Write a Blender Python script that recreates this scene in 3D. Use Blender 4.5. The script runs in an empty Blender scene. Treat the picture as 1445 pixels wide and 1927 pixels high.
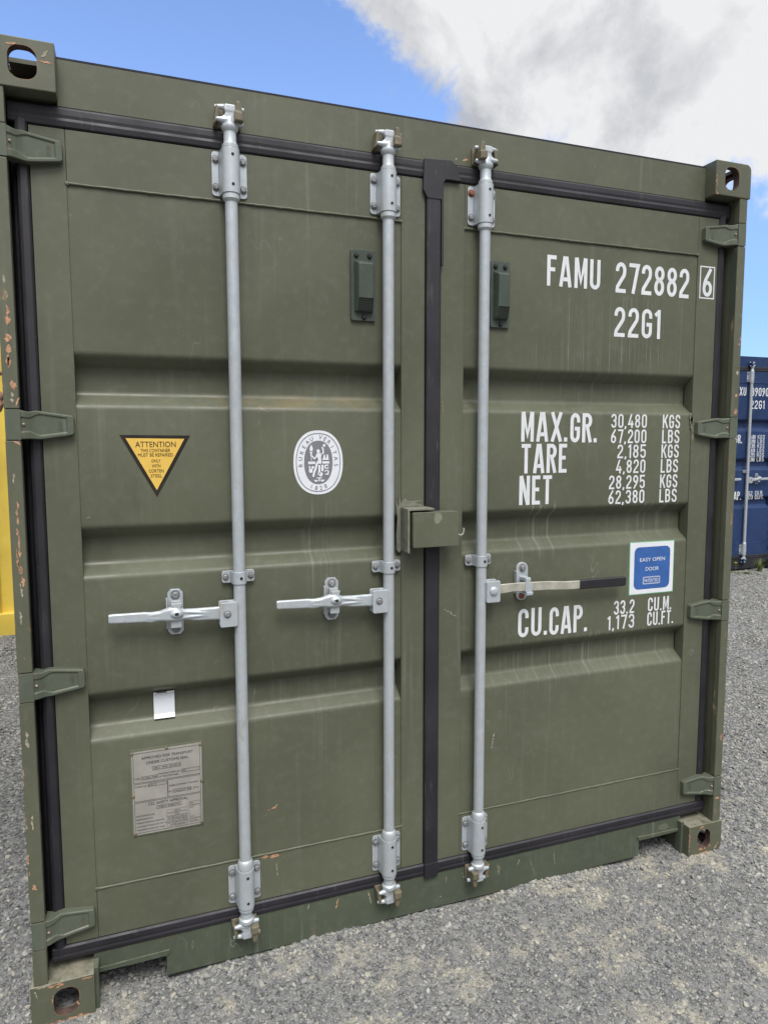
import bpy, bmesh, math, random
import numpy as np
from mathutils import Vector, Matrix
R = math.radians
random.seed(7)
rng = np.random.default_rng(11)
scene = bpy.context.scene
COL = scene.collection

# ------------------------------------------------------------------ camera
cam_d = bpy.data.cameras.new("camera")
cam = bpy.data.objects.new("camera", cam_d)
COL.objects.link(cam)
scene.camera = cam
cam_d.sensor_fit = 'VERTICAL'
cam_d.sensor_height = 24.0
cam_d.lens = 24.0 * 1299.09 / 1927.0
cam_d.shift_x = -2.7686 / 1927.0
cam_d.shift_y = -17.676 / 1927.0
cam_d.clip_start = 0.05
cam_d.clip_end = 2000.0
rm = Matrix(((0.93963244, 0.03303702, -0.34058689), (-0.34218218, 0.08637354, -0.93565537), (-0.00149357, 0.9957149, 0.09246406)))
cam.matrix_world = Matrix.Translation((0.3129, -1.9796, 1.6135)) @ rm.to_4x4()

# ------------------------------------------------------------------ world: blue sky with broken cloud
SUN_EL, SUN_AZ = 58.0, 186.0          # degrees; azimuth clockwise from +Y, behind the camera
SKY_STRENGTH = 0.12
EXPOSURE = 0.82
world = bpy.data.worlds.new("World")
scene.world = world
world.use_nodes = True
wn, wl = world.node_tree.nodes, world.node_tree.links
wn.clear()
def W(t, **k):
    n = wn.new(t)
    for a, b in k.items(): setattr(n, a, b)
    return n
w_out = W('ShaderNodeOutputWorld'); w_bg = W('ShaderNodeBackground')
w_bg.inputs['Strength'].default_value = SKY_STRENGTH
sky = W('ShaderNodeTexSky', sky_type='NISHITA', sun_disc=False, sun_elevation=R(SUN_EL), sun_rotation=R(SUN_AZ))
sky.air_density = 0.95; sky.dust_density = 0.15; sky.ozone_density = 1.6
tc = W('ShaderNodeTexCoord')
def wmath(op, a, b=None, c=None, clamp=False):
    n = W('ShaderNodeMath', operation=op, use_clamp=clamp)
    for i, v in enumerate((a, b, c)):
        if v is None: continue
        if isinstance(v, (int, float)): n.inputs[i].default_value = v
        else: wl.new(v, n.inputs[i])
    return n.outputs[0]
def wdot(vec):
    n = W('ShaderNodeVectorMath', operation='DOT_PRODUCT'); wl.new(tc.outputs['Generated'], n.inputs[0]); n.inputs[1].default_value = vec
    return n.outputs['Value']
def wnoise(scale, detail, rough, dist=0.0, off=(0, 0, 0)):
    m = W('ShaderNodeMapping'); wl.new(tc.outputs['Generated'], m.inputs['Vector']); m.inputs['Location'].default_value = off
    n = W('ShaderNodeTexNoise'); wl.new(m.outputs[0], n.inputs['Vector'])
    n.inputs['Scale'].default_value = scale; n.inputs['Detail'].default_value = detail
    n.inputs['Roughness'].default_value = rough; n.inputs['Distortion'].default_value = dist
    return n.outputs['Fac']
cn = Vector((0.256, 0.82, 0.511)).cross(Vector((0.70, 0.66, 0.27))).normalized()
if cn.z < 0: cn = -cn
edge = wdot(tuple(cn))
big = wnoise(3.6, 8, 0.62, 0.25, (1.3, 0.2, 0.7))
fine = wnoise(13.0, 8, 0.66, 0.3, (4.1, 2.2, 0.7))
cov = wmath('ADD', wmath('ADD', wmath('MULTIPLY', edge, 3.6), 0.16), wmath('MULTIPLY', wmath('SUBTRACT', big, 0.5), 1.15))
cov = wmath('ADD', cov, wmath('MULTIPLY', wmath('SUBTRACT', fine, 0.5), 0.7))
bulge = W('ShaderNodeMapRange', interpolation_type='SMOOTHSTEP'); wl.new(wdot((0.447, 0.781, 0.436)), bulge.inputs['Value'])
bulge.inputs['From Min'].default_value = .965; bulge.inputs['From Max'].default_value = 1.0; bulge.inputs['To Max'].default_value = .24
cov = wmath('ADD', cov, bulge.outputs[0])
# thin out again towards the horizon at the right
sep = W('ShaderNodeSeparateXYZ'); wl.new(tc.outputs['Generated'], sep.inputs[0])
cov = wmath('SUBTRACT', cov, wmath('MULTIPLY', wmath('SUBTRACT', 0.34, sep.outputs['Z'], clamp=True), 2.6))
alpha = W('ShaderNodeMapRange', interpolation_type='SMOOTHSTEP'); wl.new(cov, alpha.inputs['Value'])
alpha.inputs['From Min'].default_value = 0.0; alpha.inputs['From Max'].default_value = 0.22
# cloud shading: puffs lit from the upper left, greyer where the cloud is deep
pA = wnoise(7.0, 9, 0.60, 0.35, (7.3, 1.2, 3.1)); pB = wnoise(7.0, 9, 0.60, 0.35, (7.3 + .11, 1.2 - .02, 3.1 - .19))
relief = wmath('MULTIPLY', wmath('SUBTRACT', pA, pB), 1.5)
thick = wnoise(3.4, 6, 0.55, 0.2, (6.1, 0.4, 1.7))
deep = W('ShaderNodeMapRange', interpolation_type='SMOOTHSTEP'); wl.new(cov, deep.inputs['Value'])
deep.inputs['From Min'].default_value = .15; deep.inputs['From Max'].default_value = 1.1
gsh = wmath('ADD', wmath('MULTIPLY', wmath('SUBTRACT', thick, .32), 1.1), wmath('MULTIPLY', wmath('SUBTRACT', deep.outputs[0], .5), .30))
gsh = wmath('SUBTRACT', wmath('ADD', gsh, .12), relief)
ramp = W('ShaderNodeValToRGB'); wl.new(gsh, ramp.inputs[0])
ramp.color_ramp.elements[0].position = 0.10; ramp.color_ramp.elements[0].color = (0.98, 0.985, 1.0, 1)
ramp.color_ramp.elements[1].position = 0.62; ramp.color_ramp.elements[1].color = (0.57, 0.59, 0.635, 1)
sunv = Vector((math.sin(R(SUN_AZ)) * math.cos(R(SUN_EL)), math.cos(R(SUN_AZ)) * math.cos(R(SUN_EL)), math.sin(R(SUN_EL))))
glow = W('ShaderNodeMapRange', interpolation_type='SMOOTHSTEP'); wl.new(wdot(tuple(sunv)), glow.inputs['Value'])
glow.inputs['From Min'].default_value = 0.1; glow.inputs['From Max'].default_value = 0.95
glow.inputs['To Min'].default_value = 4.15; glow.inputs['To Max'].default_value = 13.0
cl = W('ShaderNodeVectorMath', operation='SCALE'); wl.new(ramp.outputs[0], cl.inputs[0]); wl.new(glow.outputs[0], cl.inputs['Scale'])
tint = W('ShaderNodeVectorMath', operation='MULTIPLY'); wl.new(sky.outputs[0], tint.inputs[0]); tz = W('ShaderNodeMapRange', interpolation_type='SMOOTHSTEP'); wl.new(sep.outputs['Z'], tz.inputs['Value'])
tz.inputs['From Min'].default_value = .02; tz.inputs['From Max'].default_value = .42
tmix = W('ShaderNodeMix', data_type='RGBA'); wl.new(tz.outputs[0], tmix.inputs['Factor'])
tmix.inputs['A'].default_value = (0.46, 0.57, 0.84, 1); tmix.inputs['B'].default_value = (1.10, 1.14, 1.30, 1)
wl.new(tmix.outputs['Result'], tint.inputs[1])
# dark cloud bank, added unseen low behind the camera to cut front fill
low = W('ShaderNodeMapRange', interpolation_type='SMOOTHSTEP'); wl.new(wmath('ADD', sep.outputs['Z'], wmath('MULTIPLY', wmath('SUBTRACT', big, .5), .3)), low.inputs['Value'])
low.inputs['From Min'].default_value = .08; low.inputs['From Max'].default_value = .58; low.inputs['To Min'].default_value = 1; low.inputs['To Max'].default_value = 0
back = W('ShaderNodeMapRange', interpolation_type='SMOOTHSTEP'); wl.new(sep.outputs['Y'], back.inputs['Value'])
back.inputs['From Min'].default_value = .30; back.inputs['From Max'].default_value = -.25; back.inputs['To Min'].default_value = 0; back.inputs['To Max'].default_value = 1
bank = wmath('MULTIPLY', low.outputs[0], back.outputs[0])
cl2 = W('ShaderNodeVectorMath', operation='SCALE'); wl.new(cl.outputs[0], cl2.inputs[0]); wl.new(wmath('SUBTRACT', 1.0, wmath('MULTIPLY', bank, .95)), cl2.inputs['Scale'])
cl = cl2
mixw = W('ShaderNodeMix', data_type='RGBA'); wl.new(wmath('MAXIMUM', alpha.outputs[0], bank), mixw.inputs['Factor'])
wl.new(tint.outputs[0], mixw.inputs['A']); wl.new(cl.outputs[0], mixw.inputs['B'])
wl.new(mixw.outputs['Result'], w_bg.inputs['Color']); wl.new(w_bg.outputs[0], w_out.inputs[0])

# ------------------------------------------------------------------ sun (veiled by cloud: very soft)
sd = bpy.data.lights.new("sun", 'SUN'); sd.energy = 1.75; sd.angle = R(24); sd.color = (1.0, 0.965, 0.91)
so = bpy.data.objects.new("sun", sd); COL.objects.link(so)
so.rotation_euler = (-sunv).to_track_quat('-Z', 'Y').to_euler()
so.location = (0, -5, 8)
vs = scene.view_settings
vs.view_transform = 'Standard'; vs.look = 'None'; vs.exposure = EXPOSURE; vs.gamma = 1.0; vs.use_curve_mapping = False

# ------------------------------------------------------------------ mesh helpers
class MB:
    def __init__(s): s.v = []; s.f = []; s.m = []; s.s = []
    def add(s, verts, faces, m=0, smooth=False):
        o = len(s.v); s.v += [tuple(p) for p in verts]
        for f in faces: s.f.append(tuple(i + o for i in f)); s.m.append(m); s.s.append(smooth)
        return s
    def box(s, x0, x1, y0, y1, z0, z1, m=0):
        v = [(x0,y0,z0),(x1,y0,z0),(x1,y1,z0),(x0,y1,z0),(x0,y0,z1),(x1,y0,z1),(x1,y1,z1),(x0,y1,z1)]
        return s.add(v, [(0,3,2,1),(4,5,6,7),(0,1,5,4),(1,2,6,5),(2,3,7,6),(3,0,4,7)], m)
    def prism(s, poly, a0, a1, axis='y', m=0, smooth=False):
        # poly: 2-D points; axis y -> (x,z), axis x -> (y,z), axis z -> (x,y)
        n = len(poly)
        def P(p, a): return {'y': (p[0], a, p[1]), 'x': (a, p[0], p[1]), 'z': (p[0], p[1], a)}[axis]
        v = [P(p, a0) for p in poly] + [P(p, a1) for p in poly]
        f = [(i, (i + 1) % n, n + (i + 1) % n, n + i) for i in range(n)]
        o = len(s.v); s.v += v
        for q in f: s.f.append(tuple(i + o for i in q)); s.m.append(m); s.s.append(smooth)
        s.f.append(tuple(o + i for i in reversed(range(n)))); s.m.append(m); s.s.append(False)
        s.f.append(tuple(o + n + i for i in range(n))); s.m.append(m); s.s.append(False)
        return s
    def tube(s, pts, rad, n=12, m=0, caps=True, sy=1.0, smooth=True):
        pts = [Vector(p) for p in pts]; k = len(pts)
        rad = rad if isinstance(rad, (list, tuple)) else [rad] * k
        v = []; f = []
        up = None
        for i, p in enumerate(pts):
            t = (pts[min(i + 1, k - 1)] - pts[max(i - 1, 0)]).normalized()
            if up is None:
                up = Vector((0, 1, 0)) if abs(t.y) < .9 else Vector((1, 0, 0))
            a = (up - t * up.dot(t)).normalized(); b = t.cross(a); up = a
            for j in range(n):
                an = 2 * math.pi * j / n
                v.append(p + a * (math.cos(an) * rad[i] * sy) + b * (math.sin(an) * rad[i]))
        for i in range(k - 1):
            for j in range(n):
                f.append((i * n + j, i * n + (j + 1) % n, (i + 1) * n + (j + 1) % n, (i + 1) * n + j))
        s.add(v, f, m, smooth)
        if caps:
            o = len(s.v) - len(v)
            s.f.append(tuple(o + j for j in reversed(range(n)))); s.m.append(m); s.s.append(False)
            s.f.append(tuple(o + (k - 1) * n + j for j in range(n))); s.m.append(m); s.s.append(False)
        return s
    def lathe(s, cx, cy, prof, n=24, m=0):
        v = []; f = []
        for r, z in prof:
            for j in range(n):
                a = 2 * math.pi * j / n; v.append((cx + r * math.cos(a), cy + r * math.sin(a), z))
        k = len(prof)
        for i in range(k - 1):
            for j in range(n): f.append((i*n+j, i*n+(j+1)%n, (i+1)*n+(j+1)%n, (i+1)*n+j))
        f.append(tuple(reversed(range(n)))); f.append(tuple((k-1)*n+j for j in range(n)))
        return s.add(v, f, m, True)
    def ball(s, c, r, m=0, sc=(1, 1, 1), n=12, h=8):
        v = []; f = []
        for i in range(h + 1):
            t = math.pi * i / h
            for j in range(n):
                a = 2 * math.pi * j / n
                v.append((c[0] + r*sc[0]*math.sin(t)*math.cos(a), c[1] + r*sc[1]*math.sin(t)*math.sin(a), c[2] + r*sc[2]*math.cos(t)))
        for i in range(h):
            for j in range(n): f.append((i*n+j, i*n+(j+1)%n, (i+1)*n+(j+1)%n, (i+1)*n+j))
        return s.add(v, f, m, True)
    def hexbolt(s, x, y, z, r=.0085, h=.007, m=0, n=6):
        # head facing -Y with a low dome
        a0 = random.random()
        ring = lambda rr, yy: [(x + rr*math.cos(a0 + 2*math.pi*j/n), yy, z + rr*math.sin(a0 + 2*math.pi*j/n)) for j in range(n)]
        v = ring(r, y) + ring(r, y - h*.75) + ring(r*.7, y - h)
        f = []
        for k in range(2):
            for j in range(n): f.append((k*n+j, k*n+(j+1)%n, (k+1)*n+(j+1)%n, (k+1)*n+j))
        f.append(tuple(2*n+j for j in range(n)))
        s.add(v, f, m, False)
        w = [(x + r*1.35*math.cos(2*math.pi*j/14), y - .0012, z + r*1.35*math.sin(2*math.pi*j/14)) for j in range(14)]
        return s.add(w, [tuple(range(14))], m)
    def flip_x(s, c):
        s.v = [(2*c - p[0], p[1], p[2]) for p in s.v]; s.f = [tuple(reversed(f)) for f in s.f]
        return s
    def shift(s, dx=0, dy=0, dz=0):
        s.v = [(p[0]+dx, p[1]+dy, p[2]+dz) for p in s.v]; return s
    def mesh(s, name, mats, recalc=True):
        me = bpy.data.meshes.new(name)
        me.from_pydata(s.v, [], s.f)
        for mt in mats: me.materials.append(mt)
        me.polygons.foreach_set('material_index', s.m); me.polygons.foreach_set('use_smooth', s.s)
        if recalc:
            bm = bmesh.new(); bm.from_mesh(me); bmesh.ops.recalc_face_normals(bm, faces=bm.faces)
            for e in bm.edges:
                if len(e.link_faces) == 2 and e.calc_face_angle(0) > .55: e.smooth = False
            bm.to_mesh(me); bm.free()
        me.update()
        return me
    def build(s, name, mats, parent=None, bevel=0.0, seg=2, recalc=True):
        if not isinstance(mats, (list, tuple)): mats = [mats]
        o = bpy.data.objects.new(name, s.mesh(name, mats, recalc)); COL.objects.link(o)
        if parent is not None: o.parent = parent
        if bevel > 0:
            b = o.modifiers.new('bevel', 'BEVEL'); b.width = bevel; b.segments = seg; b.limit_method = 'ANGLE'; b.angle_limit = R(40)
            b.harden_normals = False
        return o
def evaluated(obj):
    dg = bpy.context.evaluated_depsgraph_get(); dg.update()
    return bpy.data.meshes.new_from_object(obj.evaluated_get(dg))
def bake(mb, mats, voxel=0.0, smooth=0, bevel=0.0, cutters=()):
    """turn a rough assembly into one cast-looking skin and return the mesh"""
    o = bpy.data.objects.new('tmp', mb.mesh('tmp', mats)); COL.objects.link(o)
    cs = []
    if bevel:
        b = o.modifiers.new('b', 'BEVEL'); b.width = bevel; b.segments = 3; b.limit_method = 'ANGLE'; b.angle_limit = R(40)
    for c in cutters:
        co = bpy.data.objects.new('cut', c.mesh('cut', mats)); COL.objects.link(co); cs.append(co)
        bo = o.modifiers.new('c', 'BOOLEAN'); bo.operation = 'DIFFERENCE'; bo.object = co; bo.solver = 'EXACT'
    if voxel:
        r = o.modifiers.new('r', 'REMESH'); r.mode = 'VOXEL'; r.voxel_size = voxel; r.use_smooth_shade = True
        if smooth:
            sm = o.modifiers.new('s', 'SMOOTH'); sm.factor = .5; sm.iterations = smooth
    me = evaluated(o)
    for q in cs: bpy.data.objects.remove(q)
    bpy.data.objects.remove(o)
    if not me.materials:
        for mt in mats: me.materials.append(mt)
    return me
def link(name, me, parent=None, loc=(0, 0, 0)):
    o = bpy.data.objects.new(name, me); COL.objects.link(o); o.location = loc
    if parent is not None: o.parent = parent
    return o
def empty(name, loc=(0, 0, 0), rz=0):
    o = bpy.data.objects.new(name, None); COL.objects.link(o); o.location = loc; o.rotation_euler = (0, 0, rz)
    o.empty_display_size = .2
    return o
def tag(o, label=None, cat=None, group=None, kind=None):
    if label: o['label'] = label
    if cat: o['category'] = cat
    if group: o['group'] = group
    if kind: o['kind'] = kind
    return o

# ------------------------------------------------------------------ materials
class NT:
    def __init__(s, name):
        s.mat = bpy.data.materials.new(name); s.mat.use_nodes = True
        s.n, s.l = s.mat.node_tree.nodes, s.mat.node_tree.links
        s.bsdf = s.n['Principled BSDF']
        g = s.n.new('ShaderNodeNewGeometry'); s.geo = g; s.pos = g.outputs['Position']
    def node(s, t, **k):
        n = s.n.new(t)
        for a, b in k.items(): setattr(n, a, b)
        return n
    def put(s, sock, v):
        if isinstance(v, (int, float)): sock.default_value = v
        elif isinstance(v, (tuple, list)):
            sock.default_value = tuple(v) if len(v) == len(sock.default_value) else tuple(v) + (1.0,)
        else: s.l.new(v, sock)
    def map(s, scale=(1, 1, 1), loc=(0, 0, 0), src=None, rot=(0, 0, 0)):
        m = s.node('ShaderNodeMapping'); s.put(m.inputs['Vector'], src or s.pos); m.inputs['Scale'].default_value = scale
        m.inputs['Location'].default_value = loc; m.inputs['Rotation'].default_value = rot
        return m.outputs[0]
    def noise(s, scale, detail=4, rough=.55, vec=None, dist=0):
        n = s.node('ShaderNodeTexNoise'); s.put(n.inputs['Vector'], vec or s.pos)
        n.inputs['Scale'].default_value = scale; n.inputs['Detail'].default_value = detail
        n.inputs['Roughness'].default_value = rough; n.inputs['Distortion'].default_value = dist
        return n.outputs['Fac']
    def vor(s, scale, vec=None, feature='F1', out='Distance', rnd=1.0):
        n = s.node('ShaderNodeTexVoronoi', feature=feature); s.put(n.inputs['Vector'], vec or s.pos)
        n.inputs['Scale'].default_value = scale; n.inputs['Randomness'].default_value = rnd
        return n.outputs[out]
    def math(s, op, a, b=None, c=None, clamp=False):
        n = s.node('ShaderNodeMath', operation=op, use_clamp=clamp)
        for i, v in enumerate((a, b, c)):
            if v is not None: s.put(n.inputs[i], v)
        return n.outputs[0]
    def rng(s, v, a, b, c=0.0, d=1.0, smooth=True):
        n = s.node('ShaderNodeMapRange', interpolation_type='SMOOTHSTEP' if smooth else 'LINEAR'); s.put(n.inputs['Value'], v)
        for k, q in zip(('From Min', 'From Max', 'To Min', 'To Max'), (a, b, c, d)): n.inputs[k].default_value = q
        return n.outputs[0]
    def mix(s, f, a, b, blend='MIX'):
        n = s.node('ShaderNodeMix', data_type='RGBA', blend_type=blend)
        s.put(n.inputs['Factor'], f); s.put(n.inputs['A'], a); s.put(n.inputs['B'], b)
        return n.outputs['Result']
    def sep(s, v=None):
        n = s.node('ShaderNodeSeparateXYZ'); s.put(n.inputs[0], v or s.pos); return n.outputs
    def bump(s, h, strength=.3, dist=.002, normal=None):
        n = s.node('ShaderNodeBump'); n.inputs['Strength'].default_value = strength; n.inputs['Distance'].default_value = dist
        s.put(n.inputs['Height'], h)
        if normal is not None: s.put(n.inputs['Normal'], normal)
        return n.outputs[0]
    def done(s, color, rough, metal=0.0, normal=None, spec=None):
        s.put(s.bsdf.inputs['Base Color'], color); s.put(s.bsdf.inputs['Roughness'], rough); s.put(s.bsdf.inputs['Metallic'], metal)
        if normal is not None: s.put(s.bsdf.inputs['Normal'], normal)
        if spec is not None: s.put(s.bsdf.inputs['Specular IOR Level'], spec)
        return s.mat

def paint(name, base, chalk, rust=.3, wear=0.0, runs=False, rough=.42, chips=0.0, streak=.35, origin=(0, 0, 0), dust=0.0):
    t = NT(name)
    pos = t.map(loc=(-origin[0], -origin[1], -origin[2])) if any(origin) else t.pos
    big = t.noise(1.7, 5, .6, pos)
    c = t.mix(t.rng(big, .3, .7), tuple(k * .86 for k in base), tuple(k * 1.12 for k in base))
    # hand and tool smudges, rubbed in streaks
    sm = t.rng(t.noise(1.0, 5, .66, t.map((7, 7, 2.2), (6, 2, 4), src=pos, rot=(0, .25, 0))), .60, .76)
    c = t.mix(t.math('MULTIPLY', sm, .28), c, tuple(k * .5 for k in base))
    fine = t.noise(34, 4, .6, pos)
    c = t.mix(t.math('MULTIPLY', t.rng(fine, .45, .8), .14), c, chalk)
    # vertical weathering streaks
    st = t.noise(1.0, 5, .62, t.map((46, 46, 1.3), src=pos))
    st2 = t.rng(t.noise(2.2, 3, .5, t.map((1.2, 1, 1), (3, 1, 2), src=pos)), .42, .68)
    c = t.mix(t.math('MULTIPLY', t.math('MULTIPLY', t.rng(st, .52, .78), st2), streak), c, chalk)
    # dusty blooms
    db = t.rng(t.noise(6.5, 6, .68, t.map((1, 1, 1), (9, 3, 5), src=pos)), .58, .8)
    c = t.mix(t.math('MULTIPLY', db, .16), c, (.19, .18, .13))
    if runs:
        x, y, z = t.sep()
        rn = t.rng(t.noise(1.0, 3, .6, t.map((150, 3, 1.1))), .53, .74)
        def win(v, a, b, c_, d): return t.math('MULTIPLY', t.rng(v, a, b), t.math('SUBTRACT', 1.0, t.rng(v, c_, d)))
        w1 = t.math('MULTIPLY', win(x, 1.5, 1.56, 1.7, 1.8), win(z, 1.15, 1.3, 1.38, 1.40))
        w2 = t.math('MULTIPLY', win(x, 1.86, 1.92, 2.2, 2.24), win(z, 1.2, 1.32, 1.37, 1.39))
        w3 = t.math('MULTIPLY', win(x, 1.5, 1.58, 2.2, 2.25), win(z, .70, .84, .91, .935))
        w4 = t.math('MULTIPLY', win(x, 1.60, 1.66, 2.22, 2.28), win(z, 1.86, 1.9, 2.09, 2.12))
        w5 = t.math('MULTIPLY', win(x, 1.48, 1.6, 2.22, 2.25), win(z, 1.72, 1.8, 1.90, 1.96))
        w6 = t.math('MULTIPLY', win(x, .79, .82, .87, .90), win(z, .35, .9, 1.4, 1.45))
        w = t.math('ADD', t.math('ADD', w1, w2), t.math('ADD', t.math('MULTIPLY', w3, .8), t.math('MULTIPLY', w4, .5)))
        w = t.math('ADD', w, t.math('ADD', t.math('MULTIPLY', w5, .45), t.math('MULTIPLY', w6, .7)), clamp=True)
        c = t.mix(t.math('MULTIPLY', t.math('MULTIPLY', rn, w), .55), c, (.30, .33, .29))
        # ochre dust caught in the first trough
        dz = t.math('MULTIPLY', win(z, 1.695, 1.71, 1.735, 1.75), win(x, .2, .5, .9, 1.1))
        c = t.mix(t.math('MULTIPLY', t.math('MULTIPLY', dz, t.rng(t.noise(5, 5, .7, t.map((1, 1, 2))), .40, .75)), .5), c, (.24, .18, .09))
    # small white and dark specks
    sp = t.vor(38, pos)
    c = t.mix(t.math('SUBTRACT', .8, t.rng(sp, .018, .045), clamp=True), c, (.34, .34, .28))
    # hairline scratches
    sc = t.noise(9, 2, .5, t.map((1, 1, .35), (2, 7, 1), src=pos, rot=(0, .6, 0)))
    scl = t.math('SUBTRACT', 1.0, t.rng(t.math('ABSOLUTE', t.math('SUBTRACT', sc, .5)), .0006, .0022))
    c = t.mix(t.math('MULTIPLY', t.math('MULTIPLY', scl, t.rng(t.noise(3.1, 2, .5, pos), .56, .66)), .35), c, (.30, .31, .27))
    if rust:
        rr = t.noise(21, 5, .7, t.map((1, 1, .6), (1, 2, 3), src=pos))
        rm_ = t.rng(rr, .735 - .03 * rust, .775 - .03 * rust)
        c = t.mix(rm_, c, t.mix(t.noise(90, 3), (.22, .075, .025), (.42, .20, .10)))
    if chips:
        cz = t.noise(1.0, 6, .72, t.map((30, 30, 9), (5, 1, 8), src=pos))
        gate = t.rng(t.noise(1.0, 2, .5, t.map((3, 3, 2.0), (1, 8, 4), src=pos)), .46, .58)
        k = t.math('MULTIPLY', t.rng(cz, .60, .64), gate)
        c = t.mix(t.math('MULTIPLY', k, chips), c, t.mix(t.rng(t.noise(60, 3), .4, .6), (.38, .27, .19), (.33, .11, .035)))
    if wear:
        b = t.node('ShaderNodeBevel', samples=6); b.inputs['Radius'].default_value = .006
        d = t.node('ShaderNodeVectorMath', operation='DOT_PRODUCT'); t.put(d.inputs[0], b.outputs[0]); t.put(d.inputs[1], t.geo.outputs['Normal'])
        e = t.math('SUBTRACT', 1.0, d.outputs['Value'])
        k = t.rng(t.math('ADD', t.math('MINIMUM', e, .14), t.math('MULTIPLY', t.math('SUBTRACT', t.noise(26, 5, .75), .5), .55)), .115, .165)
        c = t.mix(t.math('MULTIPLY', k, wear), c, t.mix(t.noise(70, 3), (.20, .065, .025), (.40, .20, .11)))
    if dust:   # grit that has settled on flat ledges
        up = t.rng(t.sep(t.geo.outputs['Normal'])[2], .6, .95)
        c = t.mix(t.math('MULTIPLY', t.math('MULTIPLY', up, t.rng(t.noise(30, 5, .7, pos), .3, .62)), dust), c, t.mix(t.noise(160, 3), (.20, .18, .13), (.34, .32, .26)))
    ro = t.rng(t.noise(7, 4, .6, pos), .3, .7, rough - .06, rough + .12)
    bp = t.bump(t.noise(420, 2, .5), .10, .0006)
    bp = t.bump(t.noise(3.2, 3, .5), .22, .006, bp)
    return t.done(c, ro, 0, bp, .36)

GREEN = (.093, .098, .066); GCHALK = (.20, .215, .18)
M = {}
M['green'] = paint('green_paint', GREEN, GCHALK, .25, runs=True)
M['green_worn'] = paint('green_paint_worn', GREEN, GCHALK, .5, wear=.75, rough=.45, dust=.75)
M['green_post'] = paint('green_paint_chipped', GREEN, GCHALK, .5, wear=.25, chips=.9, rough=.45)
M['green_sill'] = paint('green_paint_scuffed', (.068, .082, .056), GCHALK, .6, chips=.10, rough=.45, streak=.7, dust=.4)
M['green_hinge'] = paint('green_paint_hinge', (.086, .100, .072), GCHALK, .4, wear=.35, rough=.45)
M['green_cool'] = paint('green_paint_cool', (.050, .066, .053), GCHALK, 0, rough=.4, streak=.2)
M['green_keeper'] = paint('green_paint_rubbed', (.125, .112, .075), (.28, .24, .17), 1.2, wear=.7, rough=.55, chips=.9)
M['green_fresh'] = paint('green_paint_touched_up', (.115, .122, .085), GCHALK, 0, rough=.5, streak=.2)
BL = (.014, .034, .100)
M['blue'] = paint('blue_paint', BL, (.10, .14, .24), .2, rough=.45, streak=.3, origin=(5.41, 4.33, 0))
M['blue_dark'] = paint('dark_sill_paint', (.022, .024, .028), (.10, .10, .10), .3, rough=.5)
M['yellow'] = paint('yellow_paint', (.60, .445, .075), (.66, .54, .20), 0, rough=.42, streak=.25)

def rubber():
    t = NT('black_rubber')
    c = t.mix(t.rng(t.noise(5, 5, .6), .35, .7), (.011, .010, .014), (.020, .018, .024))
    d = t.rng(t.noise(1, 5, .7, t.map((60, 60, 9))), .56, .8)
    c = t.mix(t.math('MULTIPLY', d, .45), c, (.10, .095, .10))
    c = t.mix(t.math('SUBTRACT', .8, t.rng(t.vor(30), .02, .05), clamp=True), c, (.2, .19, .18))
    return t.done(c, t.rng(t.noise(11, 3), .3, .7, .48, .66), 0, t.bump(t.noise(140, 4), .2, .001))
M['rubber'] = rubber()
def simple(name, col, rough=.5, metal=0, var=.15, scale=30, bump=.1):
    t = NT(name)
    c = t.mix(t.rng(t.noise(scale, 5, .6), .3, .7), tuple(k * (1 - var) for k in col), tuple(min(1, k * (1 + var)) for k in col))
    return t.done(c, t.rng(t.noise(scale * .6, 4), .3, .7, rough - .08, rough + .08), metal, t.bump(t.noise(scale * 8, 3), bump, .0008))
def zinc():
    t = NT('galvanised_steel')
    v = t.vor(95, t.map((1, 1, .8)), out='Color')
    g = t.sep(v)[0]
    c = t.mix(g, (.41, .455, .49), (.465, .505, .535))
    c = t.mix(t.rng(t.noise(16, 6, .65), .38, .7), c, (.43, .45, .465))
    st = t.rng(t.noise(1, 5, .7, t.map((70, 70, 5))), .54, .76)
    c = t.mix(t.math('MULTIPLY', st, .45), c, (.29, .30, .305))
    c = t.mix(t.math('MULTIPLY', t.rng(t.noise(16, 6, .75, t.map((1, 1, .35), (4, 4, 4))), .57, .78), .6), c, (.33, .27, .18))
    return t.done(c, t.rng(t.noise(30, 4), .3, .7, .30, .46), .32, t.bump(t.noise(120, 4, .6), .18, .001))
M['zinc'] = zinc()
M['bolt'] = simple('dull_bolt_steel', (.21, .215, .22), .5, .3, .25, 60)
M['rust'] = simple('rusted_steel', (.20, .075, .04), .8, 0, .4, 80, .5)
M['black'] = simple('black_hole', (.008, .008, .009), .7)
M['dark_parts_shade'] = simple('dark_parts_and_recess_shade', (.006, .005, .009), .75)  # near-black; paints shade into the post recess and fork pockets
M['white'] = simple('white_vinyl', (.62, .64, .66), .45, 0, .05, 20, .03)
M['label_white'] = simple('white_label', (.66, .68, .72), .35, 0, .04, 20, .02)
M['sticker_yellow'] = simple('amber_vinyl', (.68, .44, .085), .4, 0, .05, 12, .02)
M['sticker_black'] = simple('black_vinyl', (.016, .012, .010), .4, 0, .15, 20, .02)
M['emblem_grey'] = simple('grey_emblem_print', (.17, .17, .19), .4, 0, .05, 20, .02)
M['sticker_blue'] = simple('blue_vinyl', (.032, .105, .33), .4, 0, .08, 30, .02)
M['sticker_green'] = simple('green_vinyl_edge', (.14, .40, .20), .4, 0, .08, 30, .02)
M['plate'] = simple('anodised_plate', (.34, .325, .295), .42, .25, .10, 18, .05)
M['engrave'] = simple('engraved_black', (.035, .033, .03), .5)
M['strap'] = simple('bare_strap_steel', (.36, .35, .295), .5, .15, .18, 25, .2)
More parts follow.
